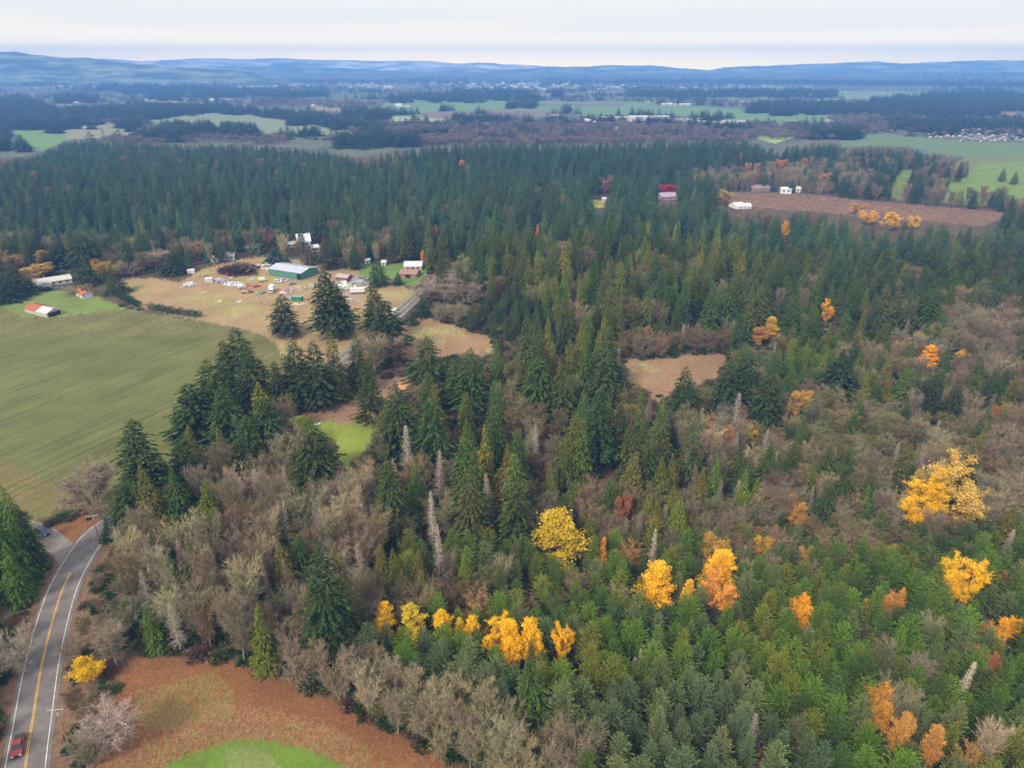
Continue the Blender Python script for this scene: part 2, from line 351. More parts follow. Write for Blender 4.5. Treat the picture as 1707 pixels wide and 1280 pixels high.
PAL = {  # colour words and real base colours (linear)
    'fir': [('dark green', (0.062, 0.112, 0.042)), ('deep blue-green', (0.048, 0.100, 0.054)), ('grey-green', (0.092, 0.122, 0.054)), ('very dark green', (0.044, 0.080, 0.036))],
    'cedar': [('olive green', (0.135, 0.150, 0.038)), ('mid green', (0.090, 0.142, 0.038)), ('yellow-olive', (0.190, 0.175, 0.042)), ('brownish olive', (0.145, 0.128, 0.046))],
    'pine': [('grey-green', (0.112, 0.158, 0.074)), ('mid green', (0.088, 0.166, 0.028)), ('olive green', (0.132, 0.172, 0.032)), ('blue-green', (0.082, 0.135, 0.072)), ('dark green', (0.056, 0.106, 0.032))],
    'spruce': [('dark blue-green', (0.042, 0.088, 0.054))],
    'alder': [('grey-brown', (0.27, 0.23, 0.145)), ('pale tan', (0.33, 0.28, 0.175)), ('brown', (0.22, 0.165, 0.10)), ('dusky brown', (0.23, 0.185, 0.13))],
    'maple': [('grey-brown', (0.24, 0.205, 0.13)), ('brown', (0.22, 0.165, 0.095)), ('dusky brown', (0.20, 0.16, 0.105)), ('olive brown', (0.24, 0.215, 0.11))],
    'mossy': [('olive brown', (0.175, 0.165, 0.06)), ('brown', (0.20, 0.15, 0.08)), ('tan', (0.27, 0.215, 0.115)), ('grey-olive', (0.18, 0.18, 0.10))],
    'golden': [('golden yellow', (0.85, 0.52, 0.025)), ('yellow-olive', (0.52, 0.42, 0.05)), ('orange-gold', (0.85, 0.42, 0.035)), ('pale gold', (0.56, 0.42, 0.17))],
    'round': [('orange', (0.74, 0.34, 0.055)), ('rust brown', (0.42, 0.20, 0.085)), ('golden', (0.75, 0.47, 0.05)), ('pale orange', (0.58, 0.36, 0.14))],
    'dead': [('pale grey', (0.34, 0.29, 0.24)), ('grey-brown', (0.26, 0.205, 0.165))],
    'bush': [('olive', (0.10, 0.115, 0.045)), ('brown', (0.17, 0.11, 0.065)), ('dark green', (0.05, 0.085, 0.04)), ('tan', (0.24, 0.18, 0.11))],
}

# ------------------------------------------------------------------ tagging helpers
ROOT = SC.collection.objects
def tag(o, label=None, cat=None, group=None, kind=None):
    if label: o['label'] = label
    if cat: o['category'] = cat
    if group: o['group'] = group
    if kind: o['kind'] = kind
    return o
def link(name, data, parent=None, loc=None, rz=0):
    o = bpy.data.objects.new(name, data); ROOT.link(o)
    if parent: o.parent = parent
    if loc is not None: o.location = loc
    if rz: o.rotation_euler.z = rz
    return o

# ------------------------------------------------------------------ what the photo shows where (photo pixels, projected to the ground)
HAYFIELD = [(-900, 505), (0, 508), (40, 530), (95, 531), (160, 521), (215, 514), (330, 534), (400, 548), (440, 560), (462, 575), (476, 600), (470, 640), (440, 700), (330, 760), (240, 800), (196, 870), (165, 868), (140, 845), (100, 845), (70, 870), (0, 835), (-300, 800), (-900, 760)]
SHED_LAWN = [(-200, 500), (0, 498), (50, 487), (110, 478), (150, 484), (170, 498), (190, 506), (215, 514), (160, 521), (95, 530), (40, 530), (0, 512), (-200, 512)]
YARD = [(196, 466), (235, 462), (300, 470), (345, 445), (400, 432), (450, 428), (540, 438), (600, 452), (650, 470), (690, 485), (695, 495), (650, 530), (600, 560), (600, 600), (560, 620), (476, 600), (462, 575), (440, 560), (400, 548), (330, 534), (245, 515), (200, 495)]
MEADOW = [(652, 545), (700, 526), (760, 543), (830, 562), (880, 580), (940, 578), (985, 582), (1030, 598), (1090, 598), (1140, 590), (1205, 588), (1215, 605), (1190, 630), (1130, 650), (1110, 690), (1085, 668), (1045, 640), (1045, 618), (1000, 606), (960, 604), (925, 600), (860, 592), (800, 592), (760, 588), (700, 600), (665, 598), (655, 575)]
GRAVEL = [(497, 690), (515, 665), (545, 640), (570, 630), (600, 628), (640, 630), (685, 628), (688, 650), (660, 660), (640, 665), (620, 665), (632, 700), (590, 707), (530, 700)]
LAWN = [(470, 700), (500, 690), (535, 702), (590, 706), (630, 702), (628, 735), (598, 760), (590, 788), (565, 778), (556, 735), (500, 720)]
LEAFFIELD = [(160, 1180), (200, 1150), (190, 1120), (225, 1088), (330, 1094), (420, 1106), (480, 1130), (560, 1168), (640, 1210), (720, 1250), (790, 1290), (900, 1420), (700, 1800), (0, 2200), (60, 1600), (150, 1290), (185, 1240)]
ROADVIEW = [(2, 1290), (16, 1210), (50, 1060), (70, 990), (95, 935), (60, 900), (55, 885), (100, 870), (140, 860), (165, 876), (170, 925), (148, 960), (122, 1030), (108, 1110), (96, 1200), (86, 1290)]
CLEARCUT = [(1206, 326), (1217, 321), (1334, 323), (1471, 337), (1600, 348), (1672, 354), (1671, 364), (1640, 376), (1554, 370), (1437, 363), (1371, 353), (1300, 350), (1215, 342)]
GOLF1 = [(1500, 284), (1524, 283), (1508, 313), (1482, 315)]
GOLF2 = [(1600, 300), (1634, 272), (1760, 268), (1800, 322), (1700, 333), (1658, 337), (1600, 330), (1566, 326), (1570, 312)]
SPOT = [(984, 333), (1012, 333), (1012, 346), (986, 346)]
YARD2 = [(600, 440), (665, 440), (715, 442), (715, 455), (690, 478), (640, 475), (600, 462)]
FARROAD_VIEW = [(645, 534), (690, 490), (705, 490), (660, 540)]
RIGHTFIELD = [(1398, 232), (1460, 222), (1560, 232), (1707, 240), (1900, 244), (1900, 282), (1707, 272), (1640, 265), (1600, 262), (1545, 252), (1505, 243), (1440, 243), (1405, 246)]
MEADOW_L = [(655, 548), (700, 527), (760, 543), (815, 560), (830, 585), (760, 588), (700, 598), (665, 596)]
MEADOW_R = [(1040, 598), (1090, 600), (1140, 592), (1205, 588), (1212, 602), (1188, 628), (1130, 645), (1108, 655), (1085, 645), (1045, 630)]
MEADOW_M = [(930, 582), (985, 584), (1000, 600), (930, 596)]
OPEN = [HAYFIELD, SHED_LAWN, YARD, MEADOW_L, MEADOW_R, MEADOW_M, GRAVEL, LAWN, LEAFFIELD, ROADVIEW, CLEARCUT, GOLF1, [(1606, 300), (1634, 275), (1760, 270), (1800, 303), (1700, 310), (1640, 312), (1580, 317), (1574, 312)], SPOT, YARD2, FARROAD_VIEW, RIGHTFIELD]

# land cover painted into the ground as real base colours: (polygon, colour, zone id, edge jitter px)
COVER = [
    ([(560, 204), (760, 196), (1000, 200), (1400, 210), (1560, 215), (1560, 222), (1400, 228), (1300, 236), (700, 240), (590, 232), (520, 228)], (0.115, 0.085, 0.08), 0),
    ([(1045, 208), (1240, 207), (1240, 219), (1000, 219), (1000, 212)], (0.17, 0.09, 0.09), 0),
    ([(20, 214), (105, 214), (116, 232), (70, 252), (0, 254), (-300, 256), (-300, 232), (20, 232)], (0.12, 0.21, 0.07), 1),
    ([(130, 206), (235, 206), (240, 224), (150, 232), (110, 232), (105, 214)], (0.20, 0.20, 0.12), 1),
    ([(235, 198), (300, 188), (350, 188), (430, 191), (520, 203), (600, 217), (645, 222), (600, 230), (480, 228), (400, 222), (330, 215), (270, 208)], (0.17, 0.20, 0.12), 1),
    ([(620, 222), (690, 222), (695, 232), (620, 232)], (0.12, 0.20, 0.09), 1),
    ([(510, 177), (620, 183), (570, 189), (530, 184)], (0.24, 0.20, 0.15), 1),
    ([(600, 176), (700, 167), (840, 167), (960, 170), (1060, 170), (1140, 177), (1250, 183), (1390, 193), (1390, 208), (1300, 206), (1235, 203), (1180, 196), (1120, 192), (1000, 192), (840, 196), (700, 199), (640, 190)], (0.115, 0.20, 0.085), 1),
    ([(700, 188), (840, 184), (960, 186), (960, 192), (840, 196), (700, 199)], (0.17, 0.12, 0.12), 0),
    ([(652, 194), (752, 199), (752, 207), (652, 206)], (0.26, 0.30, 0.17), 1),
    ([(840, 176), (1040, 172), (1040, 177), (840, 178)], (0.14, 0.11, 0.12), 0),
    ([(1005, 208), (1050, 208), (1060, 216), (1000, 218)], (0.18, 0.26, 0.10), 1),
    ([(1246, 226), (1298, 222), (1334, 226), (1292, 240)], (0.24, 0.30, 0.10), 1),
    ([(1190, 141), (1280, 142), (1340, 148), (1190, 147)], (0.16, 0.22, 0.13), 1),
    ([(1360, 152), (1560, 153), (1540, 163), (1360, 168)], (0.16, 0.21, 0.13), 1),
    ([(1640, 180), (1707, 178), (1900, 178), (1900, 196), (1650, 193)], (0.25, 0.15, 0.11), 0),
    ([(236, 165), (345, 170), (330, 174), (250, 172)], (0.22, 0.24, 0.15), 1),
    ([(30, 139), (110, 143), (60, 147)], (0.18, 0.2, 0.14), 1),
    ([(0, 195), (60, 195), (60, 202), (0, 202)], (0.22, 0.14, 0.11), 0),
    ([(390, 141), (520, 140), (470, 145), (390, 147)], (0.24, 0.22, 0.17), 1),
    (RIGHTFIELD, (0.105, 0.16, 0.075), 1),
    ([(1440, 300), (1560, 290), (1610, 262), (1800, 262), (1800, 345), (1690, 345), (1500, 335)], (0.13, 0.15, 0.055), 0), (GOLF1, (0.14, 0.20, 0.045), 2), (GOLF2, (0.14, 0.20, 0.045), 2),
    (CLEARCUT, (0.14, 0.08, 0.058), 0), (SPOT, (0.28, 0.26, 0.06), 2),
    (MEADOW, (0.24, 0.155, 0.09), 1),
    (YARD, (0.27, 0.195, 0.105), 1), (YARD2, (0.12, 0.19, 0.05), 2),
    (HAYFIELD, (0.112, 0.120, 0.042), 3),
    (SHED_LAWN, (0.14, 0.19, 0.05), 2),
    (GRAVEL, (0.235, 0.145, 0.095), 0), (LAWN, (0.19, 0.235, 0.04), 2),
    ([(560, 632), (600, 628), (612, 645), (560, 655)], (0.3, 0.24, 0.07), 0),
    (LEAFFIELD, (0.190, 0.088, 0.040), 4),
    ([(-40, 1500), (-20, 1200), (20, 1080), (60, 970), (95, 910), (170, 880), (200, 900), (175, 990), (150, 1080), (145, 1160), (140, 1280), (120, 1500)], (0.15, 0.095, 0.062), 0),
    ([(85, 905), (80, 880), (120, 858), (165, 862), (158, 884), (140, 905), (100, 912)], (0.190, 0.088, 0.040), 4),
]
_pr = random.Random(8)
_patch = []
for _ in range(210):
    y = 121 + 110 * _pr.random() ** 1.7; x = _pr.uniform(-150, 1800); w = _pr.uniform(20, 120); t_ = 0.6 + (y - 118) * _pr.uniform(0.012, 0.05); sk = _pr.uniform(-15, 15)
    c = _pr.choice([(0.115, 0.17, 0.075), (0.16, 0.19, 0.10), (0.20, 0.19, 0.13), (0.15, 0.12, 0.10), (0.24, 0.21, 0.15), (0.10, 0.13, 0.07), (0.17, 0.13, 0.11)])
    _patch.append(([(x, y), (x + w, y + _pr.uniform(-.5, .5)), (x + w + sk, y + t_), (x + sk, y + t_)], c, 0))
COVER[:0] = _patch
def cover_at(px, py):
    """colour and zone for arrays of photo pixels"""
    n = px.shape[0]
    col = np.tile(np.array([0.085, 0.062, 0.042]), (n, 1)); zone = np.zeros(n, np.int32)
    far = py < 262
    k = (np.sin(px * 0.031 + py * 0.9) + np.sin(px * 0.013 - py * 0.7 + 2)) * 0.5
    valley = np.where((k > 0.25)[:, None], np.array([[0.095, 0.13, 0.075]]), np.where((k < -0.35)[:, None], np.array([[0.13, 0.10, 0.09]]), np.array([[0.075, 0.085, 0.07]])))
    col[far] = valley[far]
    for (poly, c, z) in COVER:
        P = np.array(poly); bb = (px > P[:, 0].min() - 6) & (px < P[:, 0].max() + 6) & (py > P[:, 1].min() - 6) & (py < P[:, 1].max() + 6)
        if not bb.any(): continue
        i = np.nonzero(bb)[0]; m = inpoly(px[i], py[i], poly); i = i[m]
        col[i] = c; zone[i] = z
    return col, zone

# ------------------------------------------------------------------ ground: one land sheet, finest where the camera looks, cut into fields, lawns and leaf-covered ground
def build_ground():
    NR, NC = 860, 980
    r = np.exp(np.linspace(np.log(30), np.log(9400), NR))
    a_in = np.linspace(-49, 49, NC); a_out = np.linspace(49, 311, 60)[1:-1]
    ang = np.radians(np.concatenate([a_in, a_out])); NCt = len(ang)
    X = r[:, None] * np.sin(ang)[None]; Y = r[:, None] * np.cos(ang)[None]
    X = X.ravel(); Y = Y.ravel(); Z = ground_h(X, Y)
    px, py, dep = proj(X, Y, Z)
    behind = (Y * cp + CAM_H * sp) < 30
    px[behind] = 5000; py[behind] = 5000
    amp = np.clip(0.35 + (py - 250) * 0.006, 0.3, 4.5)
    wig = np.sin(X * 0.11 + 1.3 * np.sin(Y * 0.07)) + np.sin(Y * 0.13 + X * 0.05) + 0.6 * np.sin(X * 0.37 + Y * 0.29)
    jx = px + rng.normal(0, 1, len(px)) * amp * 0.9 + wig * amp * 0.6; jy = py + rng.normal(0, 1, len(px)) * amp * 0.6 + wig * amp * 0.35
    near_ang = np.tile(np.concatenate([np.ones(NC, bool), np.zeros(len(a_out), bool)]), NR)
    col, zone = cover_at(jx, jy)
    # the oval lawn at the bottom, with a soft irregular rim, and mottled leaf litter
    jx = jx + rng.normal(0, 3, len(jx)); jy = jy + rng.normal(0, 2.5, len(jy))
    q = ((jx - 425) / 175) ** 2 + ((jy - 1330) / 96) ** 2
    oval = q < 1.0; ring = (q >= 1.0) & (q < 1.9) & (zone == 4)
    t = rng.random(len(px)) ** 1.0
    col[ring & (t < 0.15)] = (0.16, 0.17, 0.05)
    soft = (zone == 4) & ((((px - 300) / 90) ** 2 + ((py - 1165) / 55) ** 2) < 1.0 + 0.4 * wig) & (t < 0.55)
    col[soft] = (0.165, 0.135, 0.045)
    pale = (zone == 4) & (((px - 350) / 260) ** 2 + ((py - 1290) / 110) ** 2 < 1.15) & (t > 0.5) & ~oval
    col[pale] = (0.225, 0.122, 0.064)
    col[oval] = (0.115, 0.185, 0.028); zone[oval] = 2
    lm = oval & (((wig > 0.6) & (q < 0.75))); col[lm] = (0.15, 0.19, 0.06)
    nhay = zone == 3
    brown = nhay & ((py - (700 + (px) * 0.55) > 60) & (t < 0.7)); col[brown] = (0.14, 0.118, 0.048)
    top = nhay & (py < 560) & (t < 0.5); col[top] = (0.145, 0.13, 0.055)
    right = nhay & (px > 330 - (py - 620) * 0.3) & (t < 0.5); col[right] = (0.13, 0.112, 0.048)
    ly = (zone == 1) & (py > 430) & (py < 620) & (wig > 0.9) & (t < 0.6); col[ly] = (0.25, 0.24, 0.10)
    cc = inpoly(px, py, CLEARCUT) & (np.sin(py * 2.1 + px * 0.09 + wig) > 0.45) & (zone == 0); col[cc] = (0.19, 0.125, 0.08)
    gg = (zone == 2) & (py < 345) & (np.sin(px * 0.16 - py * 0.8 + wig * 0.7) > 0.5); col[gg] = (0.12, 0.19, 0.06)
    idx = np.arange(NR * NCt).reshape(NR, NCt)
    a = idx[:-1]; b = idx[1:]
    nxt = np.concatenate([np.arange(1, NCt), [0]])
    quads = np.stack([a, a[:, nxt], b[:, nxt], b], -1).reshape(-1, 4)
    V = np.stack([X, Y, Z], 1)
    # a zone needs a clean home: use the un-jittered zone for the cut
    _, zc = cover_at(px, py); zc[(((px - 425) / 175) ** 2 + ((py - 1330) / 96) ** 2) < 1.0] = 2
    fz = zc[quads[:, 0]]
    names = {0: 'ground', 1: 'meadow', 2: 'lawn', 3: 'field', 4: 'leaf_covered_ground'}
    for z, nm in names.items():
        qz = quads[fz == z]
        if z == 0:   # close the middle under the camera
            pass
        used = np.unique(qz); remap = np.full(len(V), -1); remap[used] = np.arange(len(used))
        me = np_mesh(nm, V[used], [remap[qz]], [ground_mat(nm, z)], smooth=True)
        at = me.attributes.new('cover', 'FLOAT_COLOR', 'POINT')
        at.data.foreach_set('color', np.concatenate([col[used], np.ones((len(used), 1))], 1).astype(np.float32).ravel())
        o = link(nm, me); tag(o, kind='structure')
    # disc under the drone
    n = NCt; vs = np.concatenate([V[:n], [[0, 0, 0]]]); tr = np.array([[n, (i + 1) % n, i] for i in range(n)])
    me = np_mesh('ground', vs, [tr], [mat('forest_floor', (0.085, 0.062, 0.042), noise=0.4, nscale=0.3)]); tag(link('ground', me), kind='structure')
def ground_mat(name, z):
    m = bpy.data.materials.new(name + '_surface'); m.use_nodes = True; t = m.node_tree; b = t.nodes['Principled BSDF']
    b.inputs['Roughness'].default_value = 0.95; b.inputs['Specular IOR Level'].default_value = 0.1
    a = N(t, 'ShaderNodeAttribute', attribute_name='cover'); c = N(t, 'ShaderNodeTexCoord')
    def noise(scale, lo, hi, det=4, vec=None):
        n = N(t, 'ShaderNodeTexNoise'); n.inputs['Scale'].default_value = scale; n.inputs['Detail'].default_value = det
        t.links.new(vec or c.outputs['Object'], n.inputs['Vector'])
        r = N(t, 'ShaderNodeMapRange'); r.inputs[1].default_value = 0.3; r.inputs[2].default_value = 0.7; r.inputs[3].default_value = lo; r.inputs[4].default_value = hi
        t.links.new(n.outputs['Fac'], r.inputs[0]); return r.outputs[0]
    def mul(col, f):
        s = N(t, 'ShaderNodeVectorMath', operation='SCALE'); t.links.new(col, s.inputs[0]); t.links.new(f, s.inputs['Scale']); return s.outputs[0]
    col = a.outputs['Vector']
    hi = {0: (0.75, 1.25), 1: (0.8, 1.2), 2: (0.88, 1.12), 3: (0.88, 1.12), 4: (0.8, 1.2)}[z]
    col = mul(col, noise(0.9 if z != 4 else 1.8, *hi)); col = mul(col, noise(0.06, 0.85, 1.15)); col = mul(col, noise(4.0, 0.75, 1.25, 2))
    if z == 4:
        vo = N(t, 'ShaderNodeTexVoronoi'); vo.inputs['Scale'].default_value = 3.2; t.links.new(c.outputs['Object'], vo.inputs['Vector'])
        r = N(t, 'ShaderNodeMapRange'); r.inputs[1].default_value = 0.0; r.inputs[2].default_value = 1.0; r.inputs[3].default_value = 0.82; r.inputs[4].default_value = 1.2
        sx = N(t, 'ShaderNodeSeparateXYZ'); t.links.new(vo.outputs['Color'], sx.inputs[0]); t.links.new(sx.outputs[0], r.inputs[0]); col = mul(col, r.outputs[0])
    if z == 3:   # mowing and drilling lines: gentle curves running up the slope of the field
        mpn = N(t, 'ShaderNodeMapping'); mpn.inputs['Rotation'].default_value = (0, 0, radians(-62)); t.links.new(c.outputs['Object'], mpn.inputs[0])
        for sc_, lo, h_ in ((0.085, 0.955, 1.04), (0.26, 0.98, 1.02)):
            w = N(t, 'ShaderNodeTexWave', wave_type='BANDS', bands_direction='Y'); w.inputs['Scale'].default_value = sc_; w.inputs['Distortion'].default_value = 1.1
            w.inputs['Detail'].default_value = 3; w.inputs['Detail Scale'].default_value = 0.25; t.links.new(mpn.outputs[0], w.inputs['Vector'])
            r = N(t, 'ShaderNodeMapRange'); r.inputs[3].default_value = lo; r.inputs[4].default_value = h_; t.links.new(w.outputs['Fac'], r.inputs[0]); col = mul(col, r.outputs[0])
        st = N(t, 'ShaderNodeMapping'); st.inputs['Scale'].default_value = (0.02, 0.5, 1); t.links.new(mpn.outputs[0], st.inputs[0])
        col = mul(col, noise(1.0, 0.80, 1.16, 3, st.outputs[0]))
    t.links.new(col, b.inputs['Base Color'])
    return m
build_ground()

# hills and mountains on the horizon: woodland broken by pale fields, haze paling the mountains' colour
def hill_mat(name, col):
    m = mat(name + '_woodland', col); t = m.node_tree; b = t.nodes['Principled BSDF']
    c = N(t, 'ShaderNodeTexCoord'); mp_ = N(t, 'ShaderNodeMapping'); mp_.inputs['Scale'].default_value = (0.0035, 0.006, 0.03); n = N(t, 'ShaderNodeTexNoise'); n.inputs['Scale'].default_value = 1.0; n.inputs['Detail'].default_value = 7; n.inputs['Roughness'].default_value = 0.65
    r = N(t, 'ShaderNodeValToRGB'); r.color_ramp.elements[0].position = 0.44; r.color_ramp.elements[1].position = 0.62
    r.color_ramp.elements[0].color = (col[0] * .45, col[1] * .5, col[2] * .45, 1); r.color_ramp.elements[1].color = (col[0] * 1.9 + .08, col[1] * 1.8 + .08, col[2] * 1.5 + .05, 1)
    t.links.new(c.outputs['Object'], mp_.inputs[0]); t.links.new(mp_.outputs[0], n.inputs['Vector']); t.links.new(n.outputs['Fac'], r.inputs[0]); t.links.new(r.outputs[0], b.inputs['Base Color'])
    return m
def ridge(D, pts, depth, col, name):
    xs = np.array([p[0] for p in pts], float); ys = np.array([p[1] for p in pts], float)
    n = 400; px = np.linspace(xs[0], xs[-1], n); py = np.interp(px, xs, ys)
    py += np.convolve(rng.normal(0, 1.6, n + 8), np.ones(9) / 9, 'valid') + np.sin(px * 0.06) * 0.25
    fade = np.clip(np.minimum(px - xs[0], xs[-1] - px) / 120, 0, 1); fade = fade * fade * (3 - 2 * fade)
    v = (py - 640) / F_PX; slope = (-sp - v * cp) / (cp - v * sp); top = CAM_H + slope * D
    X = (px - 853.5) / F_PX * D / (cp - (110 - 640) / F_PX * sp)
    K = 14; V = []
    for k in range(K + 1):
        s = k / K * 2 - 1; prof_ = math.exp(-(s * 1.9) ** 2) - math.exp(-1.9 ** 2) * abs(s)
        base = -5 if abs(s) == 1 else 0
        Y = D + s * depth
        V.append(np.stack([X * (1 + s * depth / D * 0.3), np.full(n, Y), np.maximum(top, 10) * fade * prof_ * (1 + (0.06 * np.sin(px * 0.05 + k) if 0 < abs(s) < 1 else 0)) + base], 1))
    V = np.concatenate(V); idx = np.arange((K + 1) * n).reshape(K + 1, n)
    q = np.stack([idx[:-1, :-1], idx[:-1, 1:], idx[1:, 1:], idx[1:, :-1]], -1).reshape(-1, 4)
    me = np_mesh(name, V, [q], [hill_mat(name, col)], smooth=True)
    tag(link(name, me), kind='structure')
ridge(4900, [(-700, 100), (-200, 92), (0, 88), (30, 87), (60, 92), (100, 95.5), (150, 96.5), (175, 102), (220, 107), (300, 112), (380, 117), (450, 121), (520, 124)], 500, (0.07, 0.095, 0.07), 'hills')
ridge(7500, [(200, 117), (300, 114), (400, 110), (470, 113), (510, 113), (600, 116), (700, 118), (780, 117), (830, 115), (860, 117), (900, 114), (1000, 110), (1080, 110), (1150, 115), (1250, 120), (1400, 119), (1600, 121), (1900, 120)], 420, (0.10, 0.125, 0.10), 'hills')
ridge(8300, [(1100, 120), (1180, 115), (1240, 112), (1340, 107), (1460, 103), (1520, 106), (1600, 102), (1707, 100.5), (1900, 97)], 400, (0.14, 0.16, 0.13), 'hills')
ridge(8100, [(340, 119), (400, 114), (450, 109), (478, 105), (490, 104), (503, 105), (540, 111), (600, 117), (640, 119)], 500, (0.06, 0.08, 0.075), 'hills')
ridge(8800, [(-900, 98), (-200, 94), (0, 95), (100, 96), (200, 100), (240, 103), (300, 99), (370, 97), (400, 99), (470, 98), (600, 102), (700, 103), (820, 106), (900, 110), (1000, 113), (1200, 116)], 700, (0.34, 0.35, 0.35), 'mountains')  # pale base colour stands in for haze over the mountains

# ------------------------------------------------------------------ roads
M_ASPHALT = mat('asphalt', (0.150, 0.138, 0.138), rough=0.9, noise=0.22, nscale=0.35)
M_ASPHALT2 = mat('old_asphalt', (0.19, 0.165, 0.155), rough=0.9, noise=0.2, nscale=0.6)
M_WHITE = mat('white_road_paint', (0.50, 0.49, 0.48), rough=0.7, noise=0.35, nscale=1.2); M_YELLOW = mat('yellow_road_paint', (0.62, 0.36, 0.04), rough=0.7, noise=0.3, nscale=1.2)
def smooth_line(pts, step=2.0):
    P = [np.array(p[:2]) for p in pts]; outp = []
    P = [2 * P[0] - P[1]] + P + [2 * P[-1] - P[-2]]
    for i in range(1, len(P) - 2):
        n = max(2, int(np.linalg.norm(P[i + 1] - P[i]) / step))
        for k in range(n):
            t = k / n; a, b, c, d = P[i - 1:i + 3]
            outp.append(0.5 * ((2 * b) + (-a + c) * t + (2 * a - 5 * b + 4 * c - d) * t * t + (-a + 3 * b - 3 * c + d) * t ** 3))
    outp.append(P[-2]); return np.array(outp)
def ribbon(name, line, o0, o1, dz, m, parent=None, crown=0.0):
    T = np.gradient(line, axis=0); T = T / np.linalg.norm(T, axis=1)[:, None]; Nn = np.stack([T[:, 1], -T[:, 0]], 1)
    k = 7; offs = np.linspace(o0, o1, k); V = []
    for o in offs:
        p = line + Nn * o; V.append(np.stack([p[:, 0], p[:, 1], ground_h(p[:, 0], p[:, 1]) + dz], 1))
    n = len(line); V = np.concatenate(V); idx = np.arange(k * n).reshape(k, n)
    q = np.stack([idx[:-1, :-1], idx[1:, :-1], idx[1:, 1:], idx[:-1, 1:]], -1).reshape(-1, 4)
    return link(name, np_mesh(name, V, [q[:, ::-1]], [m]), parent)
centre_px = [(20, 1460), (42, 1280), (55, 1197), (68, 1117), (86, 1040), (104, 983), (123, 945), (146, 908), (166, 886)]
cl_pts = [G(*p) for p in centre_px]
first = smooth_line(cl_pts)
mid = [(215, 850), (275, 800), (350, 750), (430, 700), (490, 655), (540, 622), (585, 588), (620, 560), (655, 530), (676, 511), (697, 492), (722, 472), (760, 452), (830, 430)]
allpts = cl_pts + [G(*p) for p in mid]
ROADLINE = smooth_line(allpts)
road = ribbon('road', ROADLINE, -4.0, 4.2, 0.06, M_ASPHALT); tag(road, kind='structure')
for (nm, a, b, m) in (('edge_line', -3.42, -3.24, M_WHITE), ('edge_line', 3.24, 3.42, M_WHITE)):
    tag(ribbon(nm, ROADLINE, a, b, 0.075, m, road), kind='structure')
jn = 0
for i, p in enumerate(ROADLINE):
    if p[1] < G(121, 948).y: jn = i
yl = ROADLINE[:jn + 1]; yl2 = ROADLINE[jn + 14:]
for L_ in (yl, yl2):
    for (a, b) in ((-0.20, -0.07), (0.07, 0.20)):
        tag(ribbon('centre_line', L_, a, b, 0.075, M_YELLOW, road), kind='structure')
side = smooth_line([G(*p) for p in [(128, 925), (108, 916), (92, 905), (78, 893), (55, 881), (20, 874), (-60, 868), (-200, 862)]])
tag(ribbon('side_road', side, -2.9, 2.9, 0.045, M_ASPHALT2), kind='structure')
# flared mouth of the side road
mouth = [G(*p) for p in [(96, 938), (84, 915), (72, 902), (80, 890), (92, 898), (108, 908), (128, 910), (140, 905), (120, 935), (104, 962)]]
me = bpy.data.meshes.new('junction'); me.from_pydata([(p.x, p.y, p.z + 0.052) for p in mouth], [], [list(range(len(mouth)))]); me.materials.append(M_ASPHALT2)
tag(link('road_junction', me), kind='structure')
drive = smooth_line([G(*p) for p in [(655, 533), (640, 520), (610, 508), (580, 490), (560, 478), (548, 466), (520, 450), (480, 436), (440, 430)]])
tag(ribbon('gravel_path', drive, -2.0, 2.0, 0.03, mat('gravel_track', (0.27, 0.21, 0.16), noise=0.3)), kind='structure')

